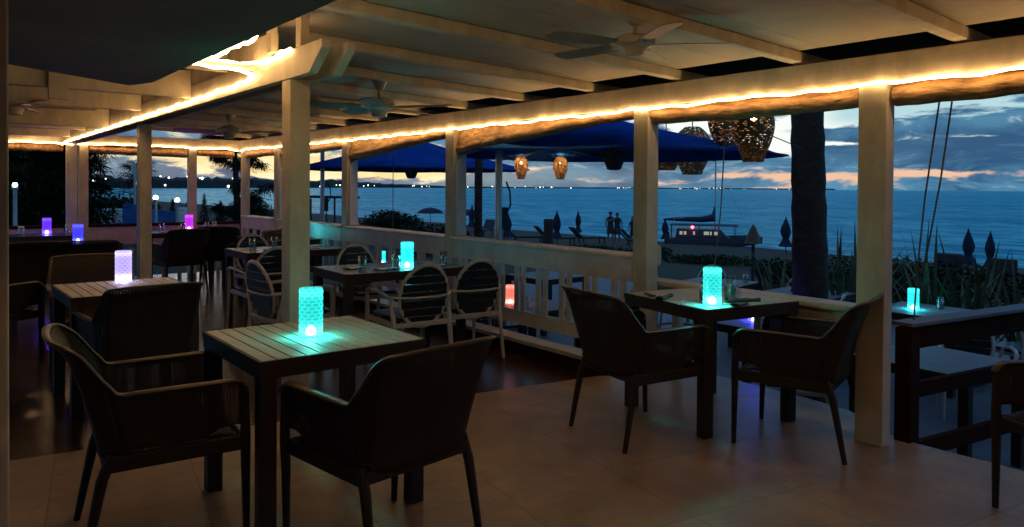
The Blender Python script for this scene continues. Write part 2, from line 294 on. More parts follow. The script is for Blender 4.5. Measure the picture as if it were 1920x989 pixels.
# ------------------------------------------------------------------ mesh helpers
class MB:
    def __init__(s): s.b=bmesh.new(); s.uv=s.b.loops.layers.uv.new('UVMap')
    def box(s,x0,x1,y0,y1,z0,z1,rot=None,c=None):
        vs=[s.b.verts.new((x,y,z)) for x in(x0,x1) for y in(y0,y1) for z in(z0,z1)]
        for f in((0,1,3,2),(4,6,7,5),(0,4,5,1),(2,3,7,6),(0,2,6,4),(1,5,7,3)): s.b.faces.new([vs[i] for i in f])
        if rot is not None:
            cc=Vector(c) if c else Vector(((x0+x1)/2,(y0+y1)/2,(z0+z1)/2))
            bmesh.ops.rotate(s.b,verts=vs,cent=cc,matrix=rot)
        return s
    def beam(s,a,b,w,h,upv=(0,0,1)):
        a=Vector(a);b=Vector(b);d=(b-a).normalized();u=Vector(upv);side=d.cross(u).normalized();u=side.cross(d)
        q=[]
        for p in(a,b):
            for i,j in((-1,-1),(1,-1),(1,1),(-1,1)): q.append(s.b.verts.new(p+side*i*w/2+u*j*h/2))
        for f in((0,3,2,1),(4,5,6,7),(0,1,5,4),(1,2,6,5),(2,3,7,6),(3,0,4,7)): s.b.faces.new([q[i] for i in f])
        return s
    def tube(s,pts,r,n=8,cap=True,flat=1.0):
        pts=[Vector(p) for p in pts]; rings=[]; rr=r if isinstance(r,(list,tuple)) else [r]*len(pts)
        ref=Vector((0,0,1))
        d0=(pts[1]-pts[0]).normalized()
        if abs(d0.z)>.9: ref=Vector((1,0,0))
        side=d0.cross(ref).normalized()
        for i,p in enumerate(pts):
            d=((pts[min(i+1,len(pts)-1)]-pts[max(i-1,0)])).normalized()
            side=(side-d*side.dot(d)).normalized(); u=side.cross(d)
            rings.append([s.b.verts.new(p+side*math.cos(2*math.pi*k/n)*rr[i]+u*math.sin(2*math.pi*k/n)*rr[i]*flat) for k in range(n)])
        for i in range(len(pts)-1):
            for k in range(n):
                s.b.faces.new([rings[i][k],rings[i][(k+1)%n],rings[i+1][(k+1)%n],rings[i+1][k]])
        if cap: s.b.faces.new(list(reversed(rings[0]))); s.b.faces.new(rings[-1])
        return s
    def lathe(s,prof,n=20,c=(0,0,0),fn=None,uvs=True):
        rings=[]
        for j,(r,z) in enumerate(prof):
            ring=[]
            for k in range(n):
                a=2*math.pi*k/n; rad=r*(fn(a,z) if fn else 1)
                ring.append(s.b.verts.new((c[0]+rad*math.cos(a),c[1]+rad*math.sin(a),c[2]+z)))
            rings.append(ring)
        m=len(prof)-1
        for j in range(m):
            for k in range(n):
                f=s.b.faces.new([rings[j][k],rings[j][(k+1)%n],rings[j+1][(k+1)%n],rings[j+1][k]])
                for lp,(uu,vv) in zip(f.loops,((k/n,j/m),((k+1)/n,j/m),((k+1)/n,(j+1)/m),(k/n,(j+1)/m))): lp[s.uv].uv=(uu,vv)
        if prof[0][0]>1e-4 and uvs: s.b.faces.new(list(reversed(rings[0])))
        return s
    def capl(s,r,z,n=20,c=(0,0,0)):
        s.b.faces.new([s.b.verts.new((c[0]+r*math.cos(2*math.pi*k/n),c[1]+r*math.sin(2*math.pi*k/n),c[2]+z)) for k in range(n)]); return s
    def prism(s,poly,z0,z1):
        a=[s.b.verts.new((x,y,z0)) for x,y in poly]; b=[s.b.verts.new((x,y,z1)) for x,y in poly]
        s.b.faces.new(list(reversed(a))); s.b.faces.new(b); n=len(poly)
        for i in range(n): s.b.faces.new([a[i],a[(i+1)%n],b[(i+1)%n],b[i]])
        return s
    def plate(s,pts3,th):
        """polygon of 3d points extruded by vector th"""
        a=[s.b.verts.new(p) for p in pts3]; b=[s.b.verts.new(Vector(p)+Vector(th)) for p in pts3]
        s.b.faces.new(list(reversed(a))); s.b.faces.new(b); n=len(a)
        for i in range(n): s.b.faces.new([a[i],a[(i+1)%n],b[(i+1)%n],b[i]])
        return s
    def grid(s,fn,nu,nv,close=False):
        V=[[s.b.verts.new(fn(i/nu,j/nv)) for j in range(nv+1)] for i in range(nu+1)]
        for i in range(nu):
            for j in range(nv):
                f=s.b.faces.new([V[i][j],V[i+1][j],V[i+1][j+1],V[i][j+1]])
                for lp,q in zip(f.loops,((i,j),(i+1,j),(i+1,j+1),(i,j+1))): lp[s.uv].uv=(q[0]/nu,q[1]/nv)
        return s
    def ball(s,c,r,sub=2,sz=(1,1,1)):
        g_=bmesh.ops.create_icosphere(s.b,subdivisions=sub,radius=r)
        for v in g_['verts']: v.co=Vector((v.co.x*sz[0],v.co.y*sz[1],v.co.z*sz[2]))+Vector(c)
        return s
    def build(s,name,m,parent=None,smooth=False,bevel=0,solid=0,world=False,recalc=True):
        if recalc: bmesh.ops.recalc_face_normals(s.b,faces=s.b.faces)
        me=bpy.data.meshes.new(name)
        if world and parent is not None: bmesh.ops.translate(s.b,verts=s.b.verts,vec=-parent_loc(parent))
        s.b.to_mesh(me); s.b.free()
        if smooth:
            me.polygons.foreach_set('use_smooth',[True]*len(me.polygons))
            try: me.set_sharp_from_angle(angle=R(42))
            except Exception: pass
        me.materials.append(M[m] if isinstance(m,str) else m)
        o=bpy.data.objects.new(name,me); C.objects.link(o)
        if parent: o.parent=parent
        if solid: q=o.modifiers.new('solid','SOLIDIFY'); q.thickness=solid; q.offset=0
        if bevel:
            q=o.modifiers.new('bevel','BEVEL'); q.width=bevel; q.segments=2; q.limit_method='ANGLE'; q.angle_limit=R(40)
        return o
def parent_loc(p):
    v=Vector(p.location)
    if p.parent: v=v+parent_loc(p.parent)
    return v
def tag(o,label,cat,group=None,kind=None):
    if label: o['label']=label
    if cat: o['category']=cat
    if group: o['group']=group
    if kind: o['kind']=kind
    return o
def thing(name,loc,label,cat,group=None,rz=0):
    o=bpy.data.objects.new(name,None); C.objects.link(o); o.location=loc; o.rotation_euler=(0,0,rz); o.empty_display_size=.1
    return tag(o,label,cat,group)
def struct(name,mb,m,**k):
    o=mb.build(name,m,**k); o['kind']='structure'; return o
def dup(root,loc,rz,label,group=None,scale=None):
    r=root.copy(); C.objects.link(r); r.location=loc; r.rotation_euler=(0,0,rz); r['label']=label
    if group: r['group']=group
    if scale: r.scale=scale
    def rec(a,b):
        for ch in a.children:
            c=ch.copy(); C.objects.link(c); c.parent=b; rec(ch,c)
    rec(root,r); return r
# ------------------------------------------------------------------ ground, sea, far land
def gh(x): return -.55 if x<14 else max(-3.2,-.55-(x-14)*1.65/26)
b=MB()
xs=[-80,-40,-20,-8,-4,4.8,8,14,18,22,26,30,34,38,42,46,52]; ys=[-80,-40,-20,-8,0,4,8,12,16,20,24,28,32,38,44,52,62,80,110,160,240,400]
V=[[b.b.verts.new((x+(.6*math.sin(y*.13)+.4*math.sin(y*.31) if x>16 else 0),y,gh(x)+(random.uniform(-.05,.05) if x>10 else 0))) for y in ys] for x in xs]
for i in range(len(xs)-1):
    for j in range(len(ys)-1): b.b.faces.new([V[i][j],V[i+1][j],V[i+1][j+1],V[i][j+1]])
struct('ground',b,'ground',smooth=True)
b=MB(); S=9000
b.box(-S,S,-S,S,-2.6,-2.24); struct('sea',b,'sea')
b=MB(); b.prism([(4.86,-3),(12,-3),(12,12.6),(4.86,12.6)],-.62,-.542); struct('terrace',b,'paving')
# foam line by the shore
b=MB()
for sgn,x0,wd in((0,39.3,.5),(1,41.6,.35)):
    for j in range(60):
        y0=-10+j*2.0; f=lambda y:x0+.8*math.sin(y*.13+sgn)+.5*math.sin(y*.37+sgn*2)+.3*math.sin(y*1.1)
        w_=wd*(.5+random.random()*.6)
        q=[b.b.verts.new((f(y0),y0,-2.232)),b.b.verts.new((f(y0)+w_,y0,-2.232)),b.b.verts.new((f(y0+2)+w_,y0+2,-2.232)),b.b.verts.new((f(y0+2),y0+2,-2.232))]
        b.b.faces.new(q)
M['foam']=mat('sea_foam',(.5,.6,.65),.7,var=.3,vscale=2)
struct('shore_foam',b,'foam')
# far shore: a low wooded ridge, nearer and higher towards the left
def px2(a_,D): return (math.sin(R(a_))*D,math.cos(R(a_))*D)
b=MB(); nn=220; prof=[]
for i in range(nn+1):
    a_=-2+64*i/nn
    D=900+ (max(0,a_-12)**1.6)*14
    base=.0
    h=D*math.tan(R(.98 if a_<10 else .98-.012*(a_-10)*1.6 if a_<26 else max(.10,.55-.055*(a_-26))))*.92
    h*= .8+.35*noise.noise(Vector((a_*.5,3,0)))+.22*noise.noise(Vector((a_*3.1,7,0)))+.10*noise.noise(Vector((a_*12,1,0)))
    h=max(h,D*.0010)
    x,y=px2(a_,D); x2,y2=px2(a_,D*1.25)
    prof.append([b.b.verts.new(p) for p in((x,y,-2.2),(x,y,h*.75-1.5),(x*1.02,y*1.02,h-.8),(x2,y2,h*.9-.8),(x2,y2,-2.2))])
for i in range(nn):
    for k in range(4): b.b.faces.new([prof[i][k],prof[i+1][k],prof[i+1][k+1],prof[i][k+1]])
struct('far_shore_hills',b,'land')
# ------------------------------------------------------------------ floors
b=MB(); b.box(-5,4.18,-3,12.9,-.50,0); struct('deck_floor',b,'deck')
tile=[(-5,5.5),(.333,4.63),(1.66,4.42),(4.05,4.02),(4.18,3.93),(4.80,3.86),(4.78,2.75),(4.73,2.40),(4.42,1.95),(4.44,1.0),(4.46,-3),(-5,-3)]
b=MB(); b.prism(tile,-.5,.006); struct('tiled_floor',b,'tile')
# ------------------------------------------------------------------ pavilion roof and posts (one building)
X0=4.184
pav=thing('pavilion',(0,0,0),'white timber beach pavilion of beams and rafters with warm rope lights','building')
b=MB(); b.box(X0,X0+.13,-2.5,12.83,2.05,2.21); b.build('outer_beam','white',pav,bevel=.006)
b=MB(); b.box(-3,X0-.002,12.70,12.83,2.05,2.21); b.build('end_beam','white',pav,bevel=.006)
def beam_end(x0,x1):
    b=MB(); y1=12.69
    b.plate([(x0,3.66,2.035),(x0,y1,2.035),(x0,y1,2.19),(x0,3.50,2.19),(x0,3.50,2.15)],(x1-x0,0,0)); b.build('inner_beam','white',pav,bevel=.004)
beam_end(1.553,1.603); beam_end(1.69,1.74)
b=MB(); b.box(1.558,1.60,4.2,12.69,2.192,2.33); b.build('header_board','white',pav)
# ceiling boards rise slightly inwards; gap left over the outer beam
def zc(x): return 2.292+.035*(X0-x)
b=MB(); y=-2.5; i=0
while y<12.9:
    y1=min(12.9,y+.6)
    for xa,xb in((X0-.02,1.665),(1.605,-3.0)):
        if xb<0 and y<4.0: xa=.9
        b.plate([(xa,y+.002,zc(xa)),(xa,y1-.002,zc(xa)),(xb,y1-.002,zc(xb)),(xb,y+.002,zc(xb))],(0,0,.02))
    if y<4.2: b.plate([(1.665,y+.002,zc(1.665)),(1.665,y1-.002,zc(1.665)),(.9,y1-.002,zc(.9)),(.9,y+.002,zc(.9))],(0,0,.018))
    y=y1; i+=1
b.build('ceiling','ceil',pav)
b=MB(); b.box(X0-.02,5.0,-2.5,13.3,2.43,2.47); b.box(-3,X0-.02,-2.5,13.3,2.62,2.66); b.box(4.6,4.64,-2.5,13.3,2.19,2.429); b.build('roof','slot',pav)  # last board backs the eave gap, painted dark to stand for its shade
ry=[.65,1.57,2.49,3.41,4.28,5.16,6.05,6.95,7.85,8.75,9.65,10.55,11.45,12.2]
for yy in ry:
    b=MB(); xb=1.76 if yy>3.6 else 1.0
    b.plate([(4.58,yy-.04,2.212),(xb,yy-.04,2.212+.035*(4.58-xb)),(xb,yy-.04,zc(xb)-.003),(4.58,yy-.04,2.275)],(0,.08,0)); b.build('rafter','white',pav,bevel=.004)
for yy,za,zb in((5.81,2.10,2.30),(7.43,2.13,2.34),(8.94,2.06,2.26),(10.46,2.12,2.30),(11.7,2.1,2.28)):
    b=MB(); b.box(-3,1.549,yy,yy+.07,za,zb); b.build('cross_beam','white',pav,bevel=.004)
b=MB(); b.box(.64,.76,5.77,5.808,2.02,2.25); b.build('beam_block','white',pav,bevel=.004)
b=MB(); b.box(-.2,-.1,7.39,7.428,2.05,2.3); b.build('beam_block','white',pav,bevel=.004)
b=MB(); b.box(2.4,2.52,5.70,5.76,2.02,2.19); b.build('beam_block','white',pav,bevel=.004)
b=MB(); b.box(1.05,1.548,4.40,4.50,2.142,2.160); b.build('crossboard','white',pav)
b=MB(); b.box(.95,1.548,4.95,4.98,2.19,2.34); b.build('back_panel','white',pav)
b=MB(); b.box(1.51,1.55,4.08,4.15,2.196,2.37); b.build('stud','white',pav,bevel=.003)
b=MB(); b.box(1.56,1.61,3.78,3.85,2.196,2.37); b.build('stud','white',pav,bevel=.003)
# low dark soffit overhead on the near left
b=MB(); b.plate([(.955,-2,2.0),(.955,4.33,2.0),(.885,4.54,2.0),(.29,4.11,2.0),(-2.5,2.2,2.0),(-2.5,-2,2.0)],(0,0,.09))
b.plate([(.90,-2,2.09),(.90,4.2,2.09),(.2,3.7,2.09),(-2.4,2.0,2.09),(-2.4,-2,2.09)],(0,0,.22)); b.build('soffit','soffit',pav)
b=MB(); b.box(-5.0,4.1,-3.2,-3.05,0.008,2.46); b.box(-5.0,-4.85,-3.04,7.0,0.008,2.58); b.build('wall',mat('unseen_wall_plaster',(.30,.21,.13),.8,var=.15,vscale=3,bump=.3),pav)  # unseen walls added behind and left of the camera to block sky light
# posts
def post(name,x0,x1,y0,y1,z0,z1,base=None): 
    b=MB(); b.box(x0,x1,y0,y1,z0,z1)
    return b.build(name,'white',pav,bevel=.006)
post('post',4.186,4.285,1.935,2.095,0.006,2.049)              # near the corner on the right
for ya,yb,palewhite in((3.67,3.81,0),(6.24,6.39,1),(8.66,8.81,1),(11.02,11.17,1)):
    p=post('post',4.186,4.31,ya,yb,.10,2.049)
    if palewhite:
        b=MB(); b.plate([(4.215,ya-.004,.96),(4.322,ya-.004,.96),(4.322,ya-.004,1.83),(4.215,ya-.004,1.70)],(0,-.03,0)); b.build('pale_board','palewhite',p)  # pale board with a slanted top on the post's near face
    b=MB(); b.box(4.311,4.37,ya+.002,yb-.002,.86,1.03); b.build('bracket','white',p,bevel=.03)
post('post',1.558,1.675,3.92,4.04,0.006,2.034)
post('post',1.61,1.72,7.80,7.92,0.001,2.034)
post('post',1.62,1.76,12.58,12.69,0.001,2.049); post('post',1.80,1.92,12.70,12.83,0.001,2.049)
post('post',3.36,3.48,12.70,12.83,.001,2.049)
post('post',4.186,4.31,12.59,12.695,.001,2.049)
post('post',.055,.172,2.36,2.47,.006,1.999)
post('post',-1.2,-1.08,12.70,12.83,.001,2.049)
# kerb under the outer rail
b=MB(); b.box(4.02,4.20,4.02,12.69,.10,.135); b.build('kerb_board','white',pav,bevel=.004)
b=MB(); b.box(4.05,4.19,4.03,12.68,.0,.10); b.build('kerb_riser','brown',pav)
# ------------------------------------------------------------------ railings
def rail_section(y0,y1,lab):
    t=thing('railing',(X0,(y0+y1)/2,.135),lab,'railing','white railings between the sea side posts')
    b=MB(); b.box(4.145,4.345,y0,y1,.918,.95); b.build('top_cap','rail',t,bevel=.012,world=True)
    b=MB(); b.box(X0,X0+.035,y0,y1,.74,.917); b.build('rail_board','rail',t,bevel=.004,world=True)
    b=MB(); b.box(X0,X0+.04,y0,y1,.215,.34); b.build('bottom_rail','rail',t,bevel=.004,world=True)
    n=max(3,int((y1-y0)/.30)); st=(y1-y0)/n
    for i in range(n):
        yc=y0+st*(i+.5)
        for dy in(-.045,.045):
            b=MB(); b.box(X0+.008,X0+.028,yc+dy-.029,yc+dy+.029,.341,.739); b.build('baluster','rail',t,bevel=.004,world=True)
rail_section(3.815,6.235,'white railing with paired balusters behind the left chair of the right table')
rail_section(6.395,8.655,'white railing behind the oval back chairs, second section along the sea side')
rail_section(8.815,11.015,'white railing washed in cyan light, third section along the sea side')
rail_section(11.175,12.585,'short far end section of white railing by the corner post')
t=thing('railing',(2,12.76,0),'purple lit boarded railing across the far end of the deck','railing')
b=MB()
b.box(-3,1.61,12.73,12.83,.80,.845); b.box(1.93,3.35,12.73,12.83,.80,.845); b.box(3.49,4.19,12.73,12.83,.80,.845); b.build('top_cap','brown',t,world=True,bevel=.006)
b=MB()
for xa,xb in((-3,1.61),(1.93,3.35),(3.49,4.19)): b.box(xa,xb,12.76,12.79,.52,.798)
b.build('rail_board','white',t,world=True)
for xa,xb in((-3,1.61),(1.93,3.35),(3.49,4.19)):
    n=int((xb-xa)/.22)
    for i in range(n):
        b=MB(); xc=xa+(i+.5)*(xb-xa)/n; b.box(xc-.03,xc+.03,12.765,12.785,.0,.519); b.build('baluster','white',t,world=True)
# wide ledge rail by the right table
t=thing('railing',(4.5,2.9,0),'broad white ledge rail behind the right table','railing')
b=MB(); b.box(4.40,4.58,2.10,3.95,.70,.74); b.build('top_cap','white',t,world=True,bevel=.008)
b=MB(); b.box(4.47,4.51,2.14,3.95,.58,.699); b.build('rail_board','white',t,world=True,bevel=.004)
for yc in(2.16,2.9,3.6,3.9):
    b=MB(); b.box(4.47,4.53,yc,yc+.06,.0,.579) if yc<2.5 or yc>3.5 else b.box(4.475,4.505,yc,yc+.05,.3,.579); 
    b.build('rail_post','white',t,world=True)
b=MB(); b.box(4.47,4.51,3.25,3.95,.25,.33); b.build('bottom_rail','white',t,world=True)
# brown rail running out to the right
t=thing('railing',(4.40,1.93,0),'dark brown stair railing with grey blue top beside the right post','railing')
d=Vector((6.9-4.40,1.52-1.93,0)); dn=d.normalized(); A=Vector((4.40,1.93,0))
def along(s0,s1,za,zb,wd,name,m):
    b=MB(); b.beam(A+dn*s0+Vector((0,0,(za+zb)/2)),A+dn*s1+Vector((0,0,(za+zb)/2)),wd,zb-za); b.build(name,m,t,world=True,bevel=.004)
M['greycap']=mat('grey_blue_cap',(.13,.14,.17),.6,var=.2,bump=.3)  # cap greyer and bluer than the boards below it
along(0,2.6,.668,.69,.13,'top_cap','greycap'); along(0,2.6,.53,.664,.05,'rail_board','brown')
along(.12,2.6,.24,.33,.04,'middle_rail','brown'); along(.12,2.6,-.12,-.02,.04,'bottom_rail','brown')
b=MB(); b.box(4.385,4.50,1.87,1.962,-.1,.66); b.build('rail_post','brown',t,world=True,bevel=.004)
along(2.5,2.6,-.54,.52,.08,'rail_post','brown')
# ------------------------------------------------------------------ rope lights
def wob(p,k): return (p[0]+.004*math.sin(k*1.7),p[1],p[2]+.007*math.sin(k*2.3)+.005*math.sin(k*.9+1))
def polyl(pts,step=.12):
    out=[];k=0
    for a,bq in zip(pts[:-1],pts[1:]):
        a=Vector(a);bq=Vector(bq);n=max(1,int((bq-a).length/step))
        for i in range(n): out.append(Vector(wob(a.lerp(bq,i/n),k)));k+=1
    out.append(Vector(pts[-1])); return out
b=MB(); pts=[(X0-.016,-2.49,2.085)]
for yy,zz in((0,2.055),(1.2,2.048),(2.0,2.04),(2.9,2.040),(3.7,2.035),(5,2.032),(6.24,2.035),(7.4,2.026),(8.6,2.03),(9.8,2.03),(11,2.035),(12.2,2.052),(12.66,2.035)): pts.append((X0-.016,yy,zz))
b.tube(polyl(pts),.0085,8); o=b.build('rope_light','rope',smooth=True); tag(o,'long glowing warm rope light tacked along the sea side beam','rope light')
b=MB(); pts=[(X0-.05,12.684,2.03),(3.9,12.684,2.060),(3.4,12.684,2.055),(2.5,12.684,2.068),(1.9,12.684,2.055),(1.7,12.60-.03,2.05),(1.0,12.684,2.055),(0,12.684,2.06),(-3,12.684,2.06)]
b.tube(polyl(pts),.010,8); o=b.build('rope_light','rope',smooth=True); tag(o,'warm rope light strung across the far end beam','rope light')
b=MB(); pts=[(1.15,-3.0,2.20),(1.15,0,2.20),(1.15,2.6,2.20),(1.17,3.3,2.20),(1.225,3.5,2.15),(1.225,4.2,2.145),(1.20,4.40,2.17),(1.24,4.43,2.172),(1.53,4.43,2.172),(1.536,4.2,2.17),(1.536,3.86,2.185)]  # unseen run up to and behind the camera added to light the near side
b.tube(polyl(pts,.06),.0095,8); o=b.build('rope_light','rope',smooth=True); tag(o,'bright rope light turning over the crossboard above the first inner post','rope light')
b=MB(); pts=[(1.10,4.40,2.128),(1.3,4.39,2.130),(1.44,4.39,2.128),(1.52,4.42,2.118),(1.537,4.47,2.10),(1.538,4.56,2.082),(1.538,4.9,2.082),(1.54,6,2.068),(1.54,8,2.062),(1.54,10,2.055),(1.54,12.0,2.045),(1.56,12.55,2.03)]
b.tube(polyl(pts,.07),.0095,8); o=b.build('rope_light','rope',smooth=True); tag(o,'warm rope light looping down and running along the inner beam','rope light')
# ------------------------------------------------------------------ rolled blinds and cords
def blind(pts,r,lab,seed,cloth=True):
    t=thing('rolled_blind',(pts[0][0],(pts[0][1]+pts[-1][1])/2,2.04),lab,'blind','brown roller blinds rolled up below the beams')
    b=MB(); q=[]; rr=[]
    P=[Vector(p) for p in pts]
    for a,c in zip(P[:-1],P[1:]):
        n=max(2,int((c-a).length/.06))
        for i in range(n): q.append(a.lerp(c,i/n))
    q.append(P[-1]); top=[]
    for i,p in enumerate(q):
        k=noise.noise(p*3+Vector((seed,0,0))); k2=noise.noise(p*9+Vector((seed,5,0)))
        rr.append(r*(1+.14*k+.08*k2)); q[i]=p+Vector((0,0,.012*k2)); top.append(q[i].copy())
    b.tube(q,rr,12); b.build('roll','blind',t,smooth=True,world=True)
    b=MB(); off=Vector((0,0,0)); along=(P[-1]-P[0]).normalized(); nrm=Vector((-along.y,along.x,0)).normalized()
    if nrm.x>0: nrm=-nrm
    def f(u,v):
        i=min(len(top)-1,int(round(u*(len(top)-1)))); p=top[i]; zt=2.046
        return Vector((p.x,p.y,0))+nrm*(.01+.006*math.sin(u*60+v*3)+(r*.7)*v)+Vector((0,0,zt+(p.z-zt)*v))
    b.grid(f,len(top)-1,5); b.build('cloth','blind',t,smooth=True,solid=.004,world=True); return t
xb=4.262
blind([(xb,-2.0,1.99),(xb,.0,1.985),(xb,1.0,1.985),(xb,1.92,1.975)],.056,'thick brown blind rolled up right of the near corner post',1)
blind([(xb,2.11,1.985),(xb,2.6,1.972),(xb,3.2,1.975),(xb,3.66,1.985)],.058,'brown rolled blind above the right table, between the two nearest sea side posts',2)
blind([(xb,3.82,2.035),(xb,4.3,2.01),(xb,5.2,1.93),(xb,6.23,1.83)],.058,'brown rolled blind sagging to its far end over the front umbrella',3)
blind([(xb,6.40,2.02),(xb,7.2,1.96),(xb,8.0,1.88),(xb,8.65,1.83)],.06,'brown rolled blind drooping over the farther blue umbrella',4)
blind([(xb,8.82,1.99),(xb,9.8,1.96),(xb,11.01,1.93)],.055,'brown rolled blind seen just right of the big inner post',5)
blind([(xb,11.18,1.97),(xb,12.55,1.96)],.05,'short brown rolled blind next to the far corner post',6)
blind([(4.1,12.78,1.945),(3.5,12.78,1.985)],.05,'short brown rolled blind across the far end near the corner',7)
blind([(3.34,12.78,1.945),(2.6,12.78,1.96),(1.94,12.78,1.985)],.055,'brown rolled blind across the middle of the far end',8)
blind([(1.6,12.78,1.975),(.8,12.78,1.975),(-1.0,12.78,1.98)],.05,'brown rolled blind across the left of the far end before the dark trees',9)
def cord(pts,lab,r=.005):
    b=MB(); b.tube(pts,r,5); tag(b.build('blind_cord','cord'),lab,'cord','cords of the roller blinds')
cord([(4.33,1.72,1.93),(4.36,1.80,1.4),(4.40,1.85,1.0),(4.41,1.87,.71)],'left one of the two slack cords hanging right of the corner post')
cord([(4.34,1.66,1.93),(4.36,1.72,1.5),(4.40,1.80,1.1),(4.42,1.84,.98)],'right one of the two slack cords hanging right of the corner post')
cord([(4.34,3.10,1.90),(4.35,3.14,1.3),(4.36,3.21,.76)],'thin cord hanging before the umbrella beside the big lanterns')
cord([(4.33,7.73,1.92),(4.33,7.73,.95)],'thin pale cord hanging straight down to the far railing')
# ------------------------------------------------------------------ dark plastic armchair
def sstep(t): t=max(0,min(1,t)); return t*t*(3-2*t)
def chair_path(s):
    """plan path from the left arm front round the back to the right arm front: top and bottom points"""
    # s in [-1,1]
    a=abs(s); sg=1 if s>=0 else -1
    # segments: 0..0.36 back, .36..0.5 corner, .5..1 arm
    if a<.36:
        k=a/.36; xt=.262*k; yt=-.375+.02*k*k; zt=.862-.014*k**4; xbm=.222*k; ybm=-.235+.01*k*k
    elif a<.56:
        k=(a-.36)/.20; xt=.262+.026*sstep(k); yt=-.355+.185*k; e=k+.10*math.sin(k*math.pi*2)*-.6
        zt=.848-.193*(e if k<.8 else 1-(1-k)**2*1.4)
        if k<.15: zt=min(zt,.848-.01*k/.15)
        xbm=.222+.03*math.sin(k*math.pi/2); ybm=-.225+.10*k
    else:
        k=(a-.56)/.44; xt=.288+.007*k; yt=-.17+.455*k; zt=.652+.006*k; xbm=.252+.022*k; ybm=-.125+.395*k
        if k>.86: zt-=.045*((k-.86)/.14)**2.2
    zb=.395+.075*sstep((a-.74)/.2)
    if a<.36: zb-=.02*(1-(a/.36)**2)
    return Vector((sg*xt,yt,zt)),Vector((sg*xbm,ybm,zb))
def lip(s): return .038*(1-sstep((abs(s)-.26)/.16))
def make_armchair(label,group):
    t=thing('armchair',(0,0,0),label,'armchair',group)
    def shell(s0,s1,nu,nm):
        b=MB()
        def fn(u,v):
            s=s0+(s1-s0)*u; tp,bt=chair_path(s); p=bt.lerp(tp,v)
            a=abs(s)
            if a<.5: p.y-= .018*math.sin(v*math.pi)*-1*(1-a*2)   # slight hollow of the back
            p.y-=lip(s)*(max(0,v-.80)/.20)**2         # lip folds outwards
            return p
        b.grid(fn,nu,14); o=b.build(nm,'perf',t,smooth=True,solid=.010); return o
    back=shell(-.5,.5,30,'backrest'); 
    la=shell(-1,-.5,14,'side_panel'); ra=shell(.5,1,14,'side_panel')
    for sg in(-1,1):
        b=MB(); n=26
        pts=[]
        for i in range(n+1):
            s=.37+.628*i/n; tp,_=chair_path(s*sg); pts.append(tp-Vector((0,lip(s),0)))
        for i in range(n):
            a0,a1=pts[i],pts[i+1]
        b.tube(pts,[.014+.006*sstep((.37+.628*i/n-.5)/.15) for i in range(n+1)],8,flat=.45); b.build('armrest','shell2',t,smooth=True)
    b=MB(); pts=[chair_path(-.38+.76*i/24)[0]-Vector((0,lip(-.38+.76*i/24),0)) for i in range(25)]
    b.tube(pts,.0135,8,flat=.6); b.build('back_rim','shell2',t,smooth=True)
    # seat
    b=MB()
    def sf(u,v):
        x=(u-.5)*2; y=-.235+v*.505; wd=.245+.02*v
        z=.425-.018*math.cos(x*1.4)*math.sin(v*math.pi)+(.010 if v<.9 else -.02*((v-.9)/.1))
        return Vector((x*wd,y,z))
    b.grid(sf,12,12); b.build('seat','perf',t,smooth=True,solid=.012)
    b=MB()
    b.beam((-.256,-.21,.385),(-.274,.262,.395),.026,.06); b.beam((.256,-.21,.385),(.274,.262,.395),.026,.06)
    b.beam((-.268,.265,.395),(.268,.265,.395),.022,.05); b.beam((-.25,-.222,.385),(.25,-.222,.385),.022,.05)
    b.build('seat_frame','shell',t,bevel=.006)
    for sg in(-1,1):
        b=MB(); b.tube([(sg*.287,.275,.60),(sg*.284,.278,.42),(sg*.278,.28,.30),(sg*.272,.285,0.0)],[.016,.021,.019,.0135],8); b.build('leg','shell',t,smooth=True)
        b=MB(); b.tube([(sg*.25,-.20,.42),(sg*.254,-.235,.33),(sg*.262,-.30,0.0)],[.020,.021,.0135],8); b.build('leg','shell',t,smooth=True)
    return t
G_A='dark perforated plastic armchairs on the deck'
def fl(x,y): return .006
c0=make_armchair('dark armchair at the bottom left, seen from its side at the front table',G_A)
c0.location=(.775,3.345,.006); c0.rotation_euler=(0,0,R(-96))
dup(c0,(1.455,2.665,.006),R(8),'dark armchair in the bottom middle with its back to the viewer')
dup(c0,(3.315,2.965,.006),R(-99),'dark armchair on the left side of the right table')
dup(c0,(3.94,2.30,.006),R(17),'dark armchair beside the near corner post, turned left to the right table')
dup(c0,(3.93,.875,.006),R(60),'dark armchair cut off by the right edge of the picture')
dup(c0,(1.03,5.06,.002),R(5),'dark armchair with its back to the viewer before the white glowing lamp')
dup(c0,(1.03,6.62,.002),R(177),'dark armchair on the far side of the table with the white lamp')
dup(c0,(.78,9.25,.002),R(8),'dark armchair just below the blue lamp, seen from behind')
dup(c0,(1.38,9.15,.002),R(-6),'dark armchair left of the second inner post, before the blue lamp table')
dup(c0,(.42,9.9,.002),R(-80),'dark armchair at the left end of the blue lamp table, arm catching light')
dup(c0,(.35,7.2,.002),R(-60),'dark armchair half hidden at the left edge beyond the near post')
dup(c0,(2.72,10.75,.002),R(6),'dark armchair with its back just below the magenta lamp')
dup(c0,(3.42,11.1,.002),R(-30),'dark armchair turned sideways right of the magenta lamp')
dup(c0,(3.62,10.35,.002),R(55),'dark armchair with an angled back before the far corner post')
dup(c0,(3.62,9.1,.002),R(172),'dark armchair behind the table of glasses, left of the big inner post')
